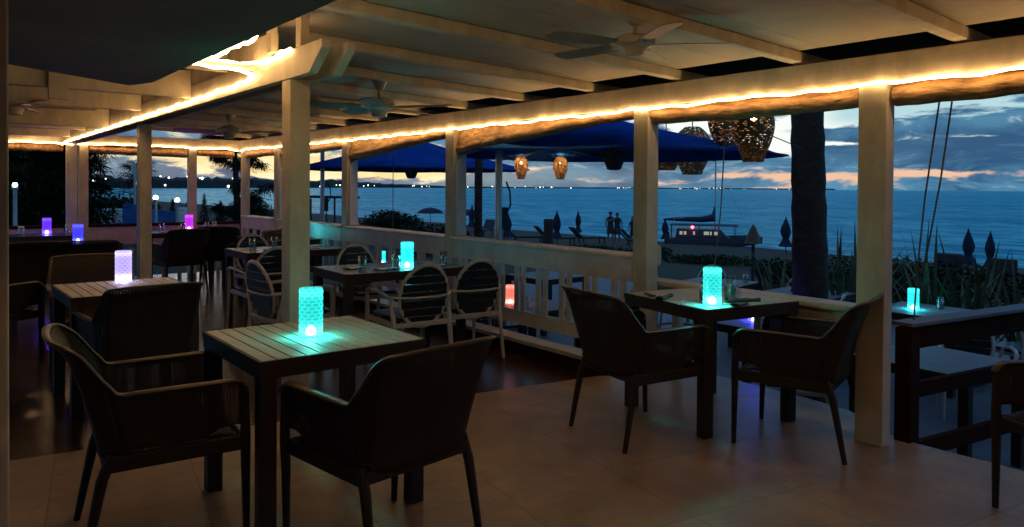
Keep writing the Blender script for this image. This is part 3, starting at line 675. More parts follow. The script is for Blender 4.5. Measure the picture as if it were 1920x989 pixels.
# ------------------------------------------------------------------ square slatted table
def make_table(name,label,group,sx=.76,sy=.76,top='slat',h=.75,n=12,legs=True):
    t=thing(name,(0,0,0),label,'table',group)
    b=MB(); st=(sx-.012)/n
    for i in range(n):
        x0=-sx/2+.006+i*st; b.box(x0+.0035,x0+st-.0035,-sy/2+.004,sy/2-.004,h-.022,h)
    b.build('tabletop',top,t,bevel=.002)
    b=MB(); e=.0005
    b.box(-sx/2,sx/2,-sy/2,-sy/2+.025,h-.075,h-.023); b.box(-sx/2,sx/2,sy/2-.025,sy/2,h-.075,h-.023)
    b.box(-sx/2,-sx/2+.025,-sy/2+.026,sy/2-.026,h-.075,h-.023); b.box(sx/2-.025,sx/2,-sy/2+.026,sy/2-.026,h-.075,h-.023)
    b.box(-sx/2-.004,-sx/2+.005,-sy/2-.004,sy/2+.004,h-.03,h-.002); b.box(sx/2-.005,sx/2+.004,-sy/2-.004,sy/2+.004,h-.03,h-.002)
    b.box(-sx/2+.006,sx/2-.006,-sy/2-.004,-sy/2+.003,h-.03,h-.002); b.box(-sx/2+.006,sx/2-.006,sy/2-.003,sy/2+.004,h-.03,h-.002)
    b.build('frame','tleg',t)
    for a in(-1,1):
        for c in(-1,1):
            b=MB(); lx=a*(sx/2-.036); ly=c*(sy/2-.036); b.box(lx-.034,lx+.034,ly-.034,ly+.034,0,h-.024); b.build('leg','tleg',t,bevel=.004)
    return t
GT='square slatted tables of the pavilion'
t1=make_table('slatted_table','pale slatted square table in the foreground with a cyan lamp on it',GT); t1.location=(1.41,3.27,.006)
t2=dup(t1,(3.94,2.93,.006),R(-10),'square table at the right with napkins, a jar and a cyan lamp',GT)
t3=dup(t1,(1.07,5.62,.002),R(1),'pale square table at the left with the white lilac lamp',GT)
M['mirrorwood']=M['slatd']
td=make_table('dining_table','long dark table before the railing where two oval back chairs stand','dark dining tables on the deck',1.12,.72,'slatd'); td.location=(3.17,5.70,.002); td.rotation_euler=(0,0,R(-3))
dup(td,(3.15,8.02,.002),0,'long dark table with glasses and violet napkins left of the big inner post')
dup(td,(1.28,10.15,.002),0,'dark table at the far left carrying the blue lamp')
dup(td,(1.15,12.05,.002),0,'dark table farthest left carrying the violet lamp')
dup(td,(3.05,11.9,.002),0,'dark table in the far corner carrying the magenta lamp')
dup(td,(3.72,9.78,.002),R(90),'dark table by the railing hidden behind the big inner post')
# ------------------------------------------------------------------ oval back chairs
def make_oval(label,group):
    t=thing('oval_back_chair',(0,0,0),label,'chair',group)
    cz,rx,rz=.60,.205,.245; yb=-.235
    def ringpt(a,k=1.0): 
        z=cz+rz*k*math.sin(a); return Vector((rx*k*math.cos(a),yb-.10*(z-.36)/.5-.02*math.cos(a)**2*-1,z))
    b=MB(); n=40; q=[ringpt(2*math.pi*i/n) for i in range(n)]
    rings=[]
    for i in range(n):
        d=(q[(i+1)%n]-q[i-1]).normalized(); o_=(q[i]-Vector((0,q[i].y,cz))).normalized(); s_=d.cross(o_)
        rings.append([b.b.verts.new(q[i]+o_*.016*math.cos(2*math.pi*k/8)+s_*.013*math.sin(2*math.pi*k/8)) for k in range(8)])
    for i in range(n):
        for k in range(8): b.b.faces.new([rings[i][k],rings[i][(k+1)%8],rings[(i+1)%n][(k+1)%8],rings[(i+1)%n][k]])
    b.build('back_ring','wplastic',t,smooth=True)
    b=MB()
    for i in range(7):
        z0=cz-rz+.018+i*.065; z1=z0+.062
        zz=(z0+z1)/2-cz; hw=rx*math.sqrt(max(.02,1-(zz/rz)**2))-.008
        yy=yb-.10*((z0+z1)/2-.36)/.5+.004
        b.plate([(-hw,yy-.002,z0),(hw,yy-.002,z0),(hw,yy-.006,z1),(-hw,yy-.006,z1)],(0,.012,0))
    b.build('back_slats','bplastic',t,bevel=.002)
    b=MB()
    b.prism([(-.20,-.22),(-.235,.0),(-.23,.2),(-.19,.245),(.19,.245),(.23,.2),(.235,0),(.20,-.22)],.405,.435); b.build('seat','bplastic',t,bevel=.008)
    b=MB(); b.beam((-.225,-.24,.375),(.225,-.24,.375),.022,.04); b.beam((-.235,.225,.385),(.235,.225,.385),.022,.04); b.beam((-.235,-.24,.38),(-.245,.23,.385),.02,.04); b.beam((.235,-.24,.38),(.245,.23,.385),.02,.04); b.build('seat_frame','wplastic',t,bevel=.006)
    b=MB(); pp=[Vector((-rx-.07,-.20,.60)),Vector((-rx-.01,-.275,.595)),Vector((-.1,-.30,.59)),Vector((.1,-.30,.59)),Vector((rx+.01,-.275,.595)),Vector((rx+.07,-.20,.60))]
    b.tube(pp,.010,8); b.build('back_bar','wplastic',t,smooth=True)
    for sg in(-1,1):
        b=MB(); b.tube([(sg*(rx+.07),-.20,.60),(sg*.285,-.05,.625),(sg*.285,.12,.63),(sg*.275,.20,.61),(sg*.262,.225,.56),(sg*.255,.232,.42)],[.012,.015,.016,.017,.018,.018],8); b.build('armrest','wplastic',t,smooth=True)
        b=MB(); b.tube([(sg*.255,.232,.42),(sg*.258,.24,.25),(sg*.265,.26,0)],[.018,.017,.013],8); b.build('leg','wplastic',t,smooth=True)
        b=MB(); b.tube([(sg*(rx+.055),-.20,.59),(sg*.245,-.225,.46),(sg*.238,-.24,.36),(sg*.245,-.30,0)],[.012,.018,.019,.013],8); b.build('leg','wplastic',t,smooth=True)
    return t
GO='white framed chairs with oval slatted backs'
o0=make_oval('white oval back chair left of the pair in front of the railing table',GO); o0.location=(3.06,5.20,.002); o0.rotation_euler=(0,0,R(-4))
dup(o0,(3.63,5.27,.002),R(-6),'white oval back chair right of the pair, nearest the railing')
dup(o0,(3.42,6.62,.002),R(176),'white oval back chair across the railing table, right of the big inner post')
dup(o0,(2.66,7.38,.002),R(3),'white oval back chair half hidden behind the big inner post on its left')
dup(o0,(3.12,8.72,.002),R(180),'white oval back chair beyond the table with violet napkins')
dup(o0,(2.36,5.9,.002),R(-84),'white chair at the left end of the railing table, behind the big inner post')
# ------------------------------------------------------------------ lamps
def make_lamp(m,label,h=.225,r=.052,n=40,group='glowing bubble glass table lamps'):
    t=thing('table_lamp',(0,0,0),label,'table lamp',group)
    b=MB()
    rows=28
    prof=[]
    V=[]
    for j in range(rows*2+1):
        z=h*j/(rows*2); ring=[]
        for k in range(n):
            a=2*math.pi*k/n
            bumpv=.0036*abs(math.sin(math.pi*z/.0322))*(.55+.45*math.cos(a*10))
            rad=r*(1 if 1<j<rows*2-1 else .97)+bumpv; ring.append(b.b.verts.new((rad*math.cos(a),rad*math.sin(a),z)))
        V.append(ring)
    for j in range(rows*2):
        for k in range(n): b.b.faces.new([V[j][k],V[j][(k+1)%n],V[j+1][(k+1)%n],V[j+1][k]])
    b.b.faces.new(list(reversed(V[0])))
    b.build('glass_cylinder',m,t,smooth=True)
    b=MB(); b.lathe([(0.0,.012),(.022,.012),(.022,.035),(.012,.048),(0.001,.055)],14); b.build('diode_candle',M['bulbw'] if m!='redl' else M['farl'],t,smooth=True)
    pl={'cyan':((.01,1,.82),5.5),'cyan2':((.01,.85,1),5.5),'lilac':((.6,.5,1),1.2),'bluel':((.04,.04,1),7),'violet':((.15,.03,1),5),'magenta':((.7,.03,1),4),'redl':((1,.15,.1),2.5)}[m]
    l=bpy.data.lights.new('diode_glow','POINT'); l.energy=pl[1]; l.color=pl[0]; l.shadow_soft_size=.012
    lo=bpy.data.objects.new('diode_glow',l); C.objects.link(lo); lo.location=(0,0,.13); lo.parent=t
    l=bpy.data.lights.new('top_diode_glow','SPOT'); l.energy=pl[1]*6.5; l.color=pl[0]; l.shadow_soft_size=.012; l.spot_size=R(118); l.spot_blend=1.0
    lo=bpy.data.objects.new('top_diode_glow',l); C.objects.link(lo); lo.location=(0,0,.125); lo.parent=t
    return t
lamps={}
def lamp(m,loc,label,s=1.0):
    if m not in lamps:
        lamps[m]=make_lamp(m,label); lamps[m].location=loc; lamps[m].scale=(s,s,s); return lamps[m]
    return dup(lamps[m],loc,random.random(),label,scale=(s,s,s))
tz=.757
lamp('cyan',(1.383,3.224,tz),'tall cyan lamp on the pale slatted table in the foreground')
lamp('cyan',(3.665,2.70,tz),'cyan green lamp on the right table beside a jar')
lamp('cyan2',(3.215,5.49,.753),'turquoise lamp among glasses on the table with the oval back chairs')
lamp('lilac',(1.105,5.86,.753),'white lilac lamp standing on the pale left table')
lamp('bluel',(1.41,10.05,.753),'blue lamp left of the second inner post')
lamp('violet',(1.32,12.1,.753),'violet lamp farthest left on the deck')
lamp('magenta',(3.16,11.95,.753),'magenta lamp on the far corner table',1.08)
lamp('cyan2',(3.93,9.55,.753),'turquoise lamp hidden behind the big inner post, lighting the railing')
lamp('cyan2',(8.05,3.42,.203),'turquoise lamp on a terrace table beyond the brown railing')
lamp('redl',(4.90,6.20,.203),'red lamp seen between the balusters of the sea side railing',.9)
lamp('cyan2',(5.78,10.65,.203),'small turquoise lamp on a terrace table seen just above the deck tables',.9)
lamp('bluel',(6.10,4.02,.203),'blue lamp low on the terrace, seen under the right table')
# ------------------------------------------------------------------ glasses, napkins, cutlery
def make_glass(label):
    t=thing('drinking_glass',(0,0,0),label,'glass','clear glasses set on the tables')
    b=MB(); b.lathe([(.028,0),(.031,.004),(.033,.06),(.034,.12)],20); o=b.build('tumbler','glass',t,smooth=True,solid=.002); return t
def make_jar(label):
    t=thing('glass_jar',(0,0,0),label,'jar','glass jars set on the tables')
    b=MB(); b.lathe([(.030,0),(.036,.006),(.037,.085),(.034,.10),(.028,.108),(.028,.116),(.031,.118),(.031,.132),(.027,.134)],22); b.build('jar_body','glass',t,smooth=True,solid=.002)
    b=MB(); b.lathe([(.0005,.008),(.031,.008),(.033,.012),(.033,.075),(.0005,.079)],18); b.build('jar_contents',mat('pale_salt',(.32,.34,.35),.8,var=.2,vscale=30),t,smooth=True)
    return t
g0=make_glass('clear tumbler left of the turquoise lamp on the railing table'); g0.location=(2.83,5.56,.753)
gl=[((3.10,5.48,.753),'clear tumbler standing just left of the turquoise lamp'),((3.62,5.55,.753),'clear tumbler at the right end of the railing table, above the right oval chair'),
((3.45,5.85,.753),'clear tumbler behind the turquoise lamp near the railing'),((3.30,7.95,.753),'clear tumbler right of the big inner post on the violet napkin table'),
((2.78,8.05,.753),'clear tumbler at the left of the violet napkin table'),((3.1,8.25,.753),'clear tumbler catching cyan light at the far side of the violet napkin table'),
((3.42,8.25,.753),'clear tumbler nearest the railing on the violet napkin table'),((2.75,11.85,.753),'tumbler left of the magenta lamp'),((3.02,11.75,.753),'tumbler close beside the magenta lamp on its left'),
((3.38,11.8,.753),'tumbler right of the magenta lamp'),((3.55,12.0,.753),'tumbler at the right end of the magenta lamp table'),((1.02,12.1,.753),'tumbler left of the violet lamp'),((1.58,12.15,.753),'tumbler right of the violet lamp'),
((4.87,5.90,.203),'clear tumbler beside the red lamp on the terrace table'),((4.95,5.78,.203),'second clear tumbler on the red lamp terrace table'),((8.2,6.0,.203),'clear tumbler on the white terrace table under the umbrella'),((8.45,5.7,.203),'tumbler on the right half of the white terrace table')]
for p_,l_ in gl: dup(g0,p_,random.random()*3,l_)
j0=make_jar('glass jar of salt on the right table, right of the cyan lamp'); j0.location=(4.03,2.83,tz)
dup(j0,(8.28,3.25,.203),0,'glass jar beside the turquoise lamp on the terrace table')
dup(j0,(3.70,2.775,tz),0,'glass jar half hidden behind the cyan lamp of the right table')
def napkin(loc,rz,l,w_,h_,lab,m='napkin',group='folded napkins laid on the tables'):
    b=MB()
    def fn(u,v):
        x=(u-.5)*l; a=v*2*math.pi; k=.75+.25*math.sin(u*5+1)+.15*math.sin(u*13)
        return Vector((x,math.cos(a)*w_/2*k,h_/2+math.sin(a)*h_/2*(k if math.sin(a)>0 else 1)+.0005))
    b.grid(fn,14,10); o=b.build('napkin',m,smooth=True); o.location=loc; o.rotation_euler=(0,0,rz); tag(o,lab,'napkin',group)
M['vnap']=mat('pale_napkin',(.5,.45,.55),.8,bump=.6)
M['cnap']=mat('light_napkin',(.55,.6,.6),.8,bump=.6)
napkin((3.62,3.02,tz),R(20),.20,.055,.028,'dark rolled napkin left of the cyan lamp on the right table')
napkin((3.92,2.66,tz),R(-25),.22,.05,.03,'dark rolled napkin right of the cyan lamp on the right table')
napkin((3.78,2.585,tz),R(5),.12,.06,.02,'small dark folded napkin at the near corner of the right table')
napkin((3.66,3.18,tz),R(60),.12,.05,.012,'flat dark napkin at the left corner of the right table')
for p_,rz,l_ in (((2.95,7.85,.753),0,'violet lit napkin at the left of the table behind the big post'),((3.35,7.82,.753),.2,'violet lit napkin right of the big post'),((3.5,8.05,.753),.1,'violet lit napkin nearest the railing on the same table'),
    ((3.2,11.7,.753),.1,'pale napkin in front of the magenta lamp'),((3.45,11.75,.753),.4,'pale napkin right of the magenta lamp'),((2.8,11.72,.753),.1,'pale napkin left of the magenta lamp')):
    napkin(p_,rz,.22,.10,.014,l_,'vnap')
for p_,rz,l_ in (((3.50,5.52,.753),-.1,'pale napkin lit turquoise at the right of the railing table'),((3.02,5.50,.753),.1,'napkin lit turquoise left of the lamp on the railing table'),((2.85,5.72,.753),.3,'dim napkin at the left end of the railing table')):
    napkin(p_,rz,.20,.10,.016,l_,'cnap')
def cutlery(loc,rz,lab):
    t=thing('table_knife',loc,lab,'knife','knives laid on the right table',rz)
    b=MB(); b.box(-.10,-.01,-.005,.005,.001,.007); b.build('handle','steel',t,bevel=.002)
    b=MB(); b.plate([(-.009,-.006,.001),(.09,-.007,.001),(.105,.002,.001),(.09,.006,.001),(-.009,.005,.001)],(0,0,.002)); b.build('blade','steel',t)
cutlery((3.74,2.66,tz),R(-30),'steel knife right of the cyan lamp on the right table'); cutlery((3.58,2.86,tz),R(30),'steel knife left of the cyan lamp on the right table'); cutlery((3.83,2.76,tz),R(-55),'steel knife between the cyan lamp and the jar')
# ------------------------------------------------------------------ ceiling fans
def make_fan(label,zt):
    t=thing('ceiling_fan',(0,0,zt),label,'ceiling fan','ceiling fans below the pavilion roof')
    b=MB(); b.lathe([(.0,-.085),(.018,-.085),(.03,-.075),(.06,-.015),(.065,0)],20); b.build('canopy','fan',t,smooth=True)
    b=MB(); b.tube([(0,0,-.08),(0,0,-.14)],.013,10); b.build('rod','fan',t,smooth=True)
    b=MB(); b.lathe([(.02,-.135),(.08,-.15),(.115,-.165),(.12,-.19),(.115,-.215),(.09,-.225),(.07,-.24),(.06,-.265),(.055,-.285),(.001,-.295)],28); b.build('motor','fan',t,smooth=True)
    for k in range(5):
        a=2*math.pi*k/5+.3; ro=Matrix.Rotation(a,3,'Z')
        b=MB(); b.box(.09,.17,-.02,.02,-.222,-.216); bmesh.ops.rotate(b.b,verts=b.b.verts,cent=(0,0,0),matrix=ro); br=b.build('blade_arm','fan',t)
        b=MB(); tl=Matrix.Rotation(R(12),3,'X')
        pl=[(.15,-.05),(.30,-.062),(.52,-.066),(.58,-.05),(.60,0),(.58,.05),(.52,.066),(.30,.062),(.15,.05)]
        b.prism(pl,-.003,.003); bmesh.ops.rotate(b.b,verts=b.b.verts,cent=(0,0,0),matrix=tl); bmesh.ops.translate(b.b,verts=b.b.verts,vec=(0,0,-.212)); bmesh.ops.rotate(b.b,verts=b.b.verts,cent=(0,0,0),matrix=ro)
        b.build('blade','fanb',t)
    return t
f0=make_fan('cream ceiling fan hanging right of the big inner post',2.36); f0.location=(2.95,5.50,2.335); f0.scale=(1.08,1.08,1.08); FANS=[f0]
dup(f0,(2.86,2.60,2.34),.15,'dim ceiling fan at the top of the picture with a greenish lit blade',scale=(.88,.88,.72))
dup(f0,(.62,7.95,2.38),.9,'ceiling fan at the left whose blades catch blue light')
dup(f0,(2.95,9.35,2.34),.2,'small distant ceiling fan above the far tables')
# ------------------------------------------------------------------ outdoor umbrellas
def make_umbrella(label,zc_,rad,rise,mast_off,nrib=8):
    t=thing('cantilever_umbrella',(0,0,0),label,'umbrella','big blue cantilever umbrellas over the terrace')
    b=MB(); n=64
    def fn(u,v):
        a=u*2*math.pi; seg=2*math.pi/nrib; k=((a%seg)/seg-.5)*2
        rr=rad*math.cos(seg/2)/math.cos(((a%seg)-seg/2)) if True else rad
        sag=-.055*(1-k*k)*v*rad/1.7
        z=zc_+rise*(1-v)**1.12+sag*.5*math.sin(v*math.pi*.9)*1.5
        return Vector((math.cos(a)*rr*v,math.sin(a)*rr*v,z))
    b.grid(fn,n,10); bmesh.ops.remove_doubles(b.b,verts=b.b.verts,dist=.001); can=b.build('canopy','blue',t,smooth=True)
    b=MB()
    def hem(u,v):
        p=fn(u,1); return Vector((p.x,p.y,p.z-.02*v))
    b.grid(hem,n,1); b.build('valance','blue',can)
    for k in range(nrib):
        a=2*math.pi*k/nrib; b=MB(); b.tube([(math.cos(a)*.06,math.sin(a)*.06,zc_+rise-.04),(math.cos(a)*rad*.97,math.sin(a)*rad*.97,zc_-.02)],.011,6)
        b.tube([(math.cos(a)*.05,math.sin(a)*.05,zc_-.05),(math.cos(a)*rad*.5,math.sin(a)*rad*.5,zc_+rise*.47-.02)],.008,6); b.build('rib','dmetal',t)
    b=MB(); b.lathe([(.04,-.17),(.075,-.16),(.13,-.02),(.16,.02),(.05,.04)],12,c=(0,0,zc_)); b.build('hub','dmetal',t,smooth=True)
    b=MB(); b.tube([(0,0,zc_),(0,0,zc_+rise+.06)],.02,8); b.build('centre_rod','dmetal',t)
    mx,my=mast_off
    b=MB(); b.tube([(mx,my,0.01),(mx,my,zc_+rise+.45)],.038,14); b.build('mast','metal',t,smooth=True)
    b=MB(); b.tube([(mx,my,zc_+rise+.38),(mx*.5,my*.5,zc_+rise+.42),(0,0,zc_+rise+.08)],.03,8); b.build('arm','dmetal',t)
    b=MB(); b.box(mx+.03,mx+.10,my-.03,my+.03,1.55,1.78); b.tube([(mx+.11,my,1.72),(mx+.16,my,1.8),(mx+.15,my,1.95),(mx+.10,my,2.05)],.01,6); b.tube([(mx+.08,my,1.2),(mx+.08,my,1.55)],.01,6); b.build('crank','dmetal',t)
    b=MB(); b.box(mx-.4,mx+.4,my-.4,my+.4,0,.07); b.build('base','stone',t,bevel=.01)
    return t
# terrace level -.542
u1=make_umbrella('big blue umbrella in front, over the middle of the railing',2.35,1.78,.37,(-.95,.76)); u1.location=(5.70,5.46,-.542)
u1.rotation_euler=(0,0,0)
u2=make_umbrella('blue umbrella farther away on the left, seen behind the railing',2.31,2.08,.55,(-1.20,1.02)); u2.location=(6.68,11.28,-.548)
# ------------------------------------------------------------------ lanterns
def make_lantern(label,h,r,prof='egg'):
    t=thing('rattan_lantern',(0,0,0),label,'lantern','woven rattan lanterns hanging outside')
    pr=[]
    n=18
    for j in range(n+1):
        v=j/n
        if prof=='egg': rr=(.50+.50*math.sin(min(1,v/.60)*math.pi/2)**1.3) if v<.60 else (1-.62*((v-.60)/.40)**2.2)
        else: rr=(.42+.58*sstep(v/.42)) if v<.5 else (1-.72*((v-.5)/.5)**1.5)
        pr.append((r*rr,h*v))
    b=MB(); b.lathe(pr,28,uvs=False); b.build('shade','wicker',t,smooth=True)
    for q in bpy.data.objects: break
    b=MB(); b.ball((0,0,h*.72),.028,2); b.build('bulb','bulb',t,smooth=True)
    b=MB(); b.tube([(0,0,h*.98),(0,0,2.62)],.004,5) if False else b.tube([(0,0,h*.76),(0,0,h+.45)],.005,5); b.build('cord','dmetal',t)
    l=bpy.data.lights.new('lantern_glow','POINT'); l.energy=5.5; l.color=(1,.60,.25); l.shadow_soft_size=.03
    lo=bpy.data.objects.new('lantern_glow',l); C.objects.link(lo); lo.location=(0,0,h*.72); lo.parent=t
    return t
L0=make_lantern('rattan lantern, right and larger of the two big ones beside the dark palm trunk',.50,.165); L0.location=(5.26,3.49,1.67)
def lant(loc,s,lab): dup(L0,loc,random.random()*3,lab,scale=s)
lant((5.60,3.99,1.80),(1,1,.9),'rattan lantern overlapped on its right by the bigger one near the palm trunk')
lant((7.71,6.01,1.63),(1.5,1.5,1.22),'rattan lantern behind the umbrella tip, its top and bottom showing')
lant((7.72,6.45,1.69),(1.5,1.5,.95),'rattan lantern partly hidden behind the umbrella, left of another')
lant((7.78,6.72,1.68),(.9,.9,.7),'rattan lantern bottom peeping out right of the second railing post')
lant((5.68,6.99,1.55),(.52,.52,.56),'small rattan lantern under the umbrella, just right of the steel mast')
lant((6.05,6.69,1.55),(.56,.56,.56),'small rattan lantern hanging between the steel mast and the umbrella hub')
# the overhead line that carries them
b=MB(); b.tube([(5.0,3.2,2.62),(5.3,3.5,2.60),(5.6,3.99,2.58),(6.0,5.2,2.6),(6.2,6.7,2.62),(5.7,7.0,2.6),(5.0,8.5,2.6)],.005,5); tag(b.build('lantern_line','cord'),'thin line strung above the terrace that carries lanterns','line')
b=MB(); b.tube([(4.8,3.9,2.35),(5.6,3.9,2.05),(6.55,3.72,1.8)],.005,5); tag(b.build('lantern_line','cord'),'thin line slanting down to the dark palm trunk','line')
# ------------------------------------------------------------------ trunks
def trunk(loc,h,r0,r1,lab,lean=(0,0)):
    b=MB(); pts=[];rr=[]
    n=40
    for i in range(n+1):
        v=i/n; pts.append((lean[0]*v,lean[1]*v,h*v)); rr.append((r0+(r1-r0)*v)*(1+.035*math.sin(i*2.4)+.02*random.random()))
    b.tube(pts,rr,16); t=thing('palm_tree',loc,lab,'tree'); b.build('trunk','bark',t,smooth=True)
    for k in range(11):
        a=2*math.pi*k/11+random.random()*.3; b=MB(); L=2.6; pv=[]
        for i in range(9):
            v=i/8; pv.append(Vector((lean[0]+math.cos(a)*L*v,lean[1]+math.sin(a)*L*v,h+1.1*v-2.2*v*v)))
        b.tube(pv,.02,5)
        for i in range(1,9):
            for q in range(4):
                v=(i-q/4)/8; p=pv[0].lerp(pv[8],v); p.z=h+1.1*v-2.2*v*v
                for sg in(-1,1):
                    sd=Vector((-math.sin(a),math.cos(a),0))*sg; e=p+sd*(.55*(1-v*.5))+Vector((math.cos(a)*.3,math.sin(a)*.3,-.35))
                    q0=b.b.verts.new(p); q1=b.b.verts.new(p+Vector((math.cos(a),math.sin(a),0))*.05); q2=b.b.verts.new(e); b.b.faces.new([q0,q1,q2])
        b.build('frond','leaf',t)
    return t
trunk((6.62,3.72,-.55),5.2,.170,.125,'thick dark palm trunk rising left of the near corner post',(-.12,.10))
trunk((6.44,8.93,-.55),5.0,.062,.055,'slim dark palm trunk behind the steel umbrella mast',(0,0))
# ------------------------------------------------------------------ foliage
def leaves(b,c,rad,n,size,blob=4,droop=0,seed=0):
    rnd=random.Random(seed); cs=[]
    for i in range(blob):
        cs.append((Vector((rnd.uniform(-.6,.6)*rad[0],rnd.uniform(-.6,.6)*rad[1],rnd.uniform(-.5,.5)*rad[2])),rnd.uniform(.35,.7)))
    for i in range(n):
        cc,k=rnd.choice(cs); d=Vector((rnd.gauss(0,1),rnd.gauss(0,1),rnd.gauss(0,1))).normalized()*(rnd.random()**.4)*k
        p=Vector(c)+cc+Vector((d.x*rad[0],d.y*rad[1],d.z*rad[2]))
        a=Vector((rnd.gauss(0,1),rnd.gauss(0,1),rnd.gauss(0,.6)-droop)).normalized()*size*rnd.uniform(.6,1.4); s_=a.cross(Vector((rnd.gauss(0,1),rnd.gauss(0,1),1))).normalized()*size*.28
        b.b.faces.new([b.b.verts.new(p-a*.5),b.b.verts.new(p+s_),b.b.verts.new(p+a*.5),b.b.verts.new(p-s_)])
def bush(name,loc,rad,n,size,lab,cat='bush',m='leaf',seed=1,blob=7,stem=True,group=None):
    t=thing(name,loc,lab,cat,group)
    b=MB(); leaves(b,(0,0,rad[2]*.95),rad,n,size,blob,seed=seed); b.build('foliage',m,t,recalc=False)
    if stem:
        b=MB()
        for k in range(5):
            a=k*1.3; b.tube([(0,0,0),(math.cos(a)*rad[0]*.3,math.sin(a)*rad[1]*.3,rad[2]*.7),(math.cos(a)*rad[0]*.5,math.sin(a)*rad[1]*.5,rad[2]*1.3)],[.05,.03,.012],6)
        b.build('stem','bark',t)
    return t
# big hedge beyond the far railing sections
bush('hedge',(12.8,23.1,-.55),(1.25,1.25,.62),5200,.13,'rounded dark hedge on the beach seen over the second railing section','hedge',seed=3,blob=14)
bush('hedge',(12.0,18.9,-.55),(1.4,1.0,.46),3800,.11,'low dark hedge strip leading right from the rounded hedge','hedge',seed=5,blob=14)
bush('hedge',(9.6,24.2,-.55),(1.6,1.0,.48),3800,.12,'low dark hedge behind the far umbrella mast','hedge',seed=6,blob=14)
bush('hedge',(7.9,22.6,-.55),(1.5,1.3,.48),3600,.12,'low dark hedge right of the feathery tree','hedge',seed=8,blob=14)
bush('bush',(5.6,33.6,-.55),(2.4,1.6,.95),6000,.2,'dark rounded bush behind the white garden wall',seed=9,blob=16)
bush('bush',(3.6,36.0,-.55),(2.2,1.6,.75),4500,.2,'dark low bush left of the rounded one behind the white wall',seed=10,blob=14)
for k,(x,y,rx,rz_,lab) in enumerate(((15.4,18.5,1.5,.17,'low dark beach shrub left of the stump behind the railing'),(16.7,17.5,1.5,.18,'low dark beach shrub in front of the single closed parasol'),(17.8,16.4,1.4,.20,'low dark beach shrub at the feet of the standing people'),(18.4,13.5,1.6,.16,'low dark beach shrub below the beached boat'))):
    bush('bush',(x,y,gh(x)-.03),(rx,rx,rz_),2200,.10,lab,seed=60+k,blob=12,stem=True)
# row of small conifers
for k,(x,y,h,lab) in enumerate(((6.3,27.9,1.5,'small pointed conifer first from the left behind the blue tarpaulin'),(6.75,27.6,1.42,'small pointed conifer second in the row'),(7.2,27.4,1.35,'small pointed conifer in the middle of the row'),
      (7.7,27.2,1.62,'tallest pointed conifer of the row, left of the third far post'),(8.2,27.0,1.38,'pointed conifer fifth in the row, right of the tallest one'),(8.7,26.7,1.45,'pointed conifer second from the right end of the row'),(9.2,26.5,1.3,'small pointed conifer at the right end of the row'))):
    t=thing('conifer',(x,y,-.55),lab,'tree','row of small conifers beyond the deck')
    b=MB(); rnd=random.Random(k+50)
    for i in range(1500):
        v=rnd.random()**.7; z=h*(1-v)+.08; r_=.36*v*(rnd.random()**.5); a=rnd.random()*6.28
        p=Vector((math.cos(a)*r_,math.sin(a)*r_,z)); d=Vector((math.cos(a),math.sin(a),.7))*.07; s_=Vector((-math.sin(a),math.cos(a),0))*.014
        b.b.faces.new([b.b.verts.new(p-s_),b.b.verts.new(p+s_),b.b.verts.new(p+d)])
    b.build('crown','leaf',t,recalc=False)
    b=MB(); b.tube([(0,0,0),(0,0,h*.9)],[.03,.008],6); b.build('trunk','bark',t)
b=None
# feathery casuarina near the far corner
def tree(loc,h,spread,lab,seed,n=9000,lm='leaf2',zlo=.25,size=.13,twig=True,lean=0):
    t=thing('casuarina_tree',loc,lab,'tree'); rnd=random.Random(seed)
    b=MB(); b.tube([(0,0,0),(.05,.02,h*.35),(lean*.5,.1,h*.7),(lean,0,h)],[.11,.09,.06,.02],8); b.build('trunk','bark',t,smooth=True)
    bl=MB(); lf=MB()
    nb=46
    for i in range(nb):
        z=h*(zlo+(1-zlo)*rnd.random()); a=rnd.random()*6.28; L=spread*(1.15-.55*(z/h))*rnd.uniform(.5,1.1)
        e=Vector((math.cos(a)*L,math.sin(a)*L,z+rnd.uniform(-.1,.45)*L)); s_=Vector((lean*z/h,0,z))
        mid=s_.lerp(e,.5)+Vector((0,0,.12*L)); bl.tube([s_,mid,e],[.022,.014,.005],5)
        for q in range(n//nb):
            v=.2+.8*rnd.random(); p=(s_.lerp(mid,v*2) if v<.5 else mid.lerp(e,v*2-1))+Vector((rnd.gauss(0,.12),rnd.gauss(0,.12),rnd.gauss(0,.10)))*spread*.55
            d=Vector((rnd.gauss(0,.6)+math.cos(a)*.5,rnd.gauss(0,.6)+math.sin(a)*.5,rnd.uniform(-1.2,.2))).normalized()*size*rnd.uniform(.6,1.6); w_=d.cross(Vector((rnd.random(),rnd.random(),1))).normalized()*size*.09
            lf.b.faces.new([lf.b.verts.new(p-w_),lf.b.verts.new(p+w_),lf.b.verts.new(p+d)])
    bl.build('limbs','bark',t); lf.build('crown',lm,t,recalc=False); return t
tree((6.55,20.3,-.55),4.6,1.05,'feathery dark casuarina tree behind the far corner post',21,n=16000,zlo=.12,size=.16)
tree((2.1,23.0,-.55),5.5,2.2,'dense dark tree filling the view beyond the far left of the deck',22,n=30000,zlo=.10,size=.26,lm='leaf')
tree((1.0,20.0,-.55),4.8,1.4,'dark tree at the far left edge beside the near post',23,n=16000,zlo=.08,size=.22,lm='leaf')
tree((7.55,37.0,-.55),2.9,1.3,'bare twiggy tree standing before the yellow sunset sky',24,n=2600,zlo=.5,size=.12)
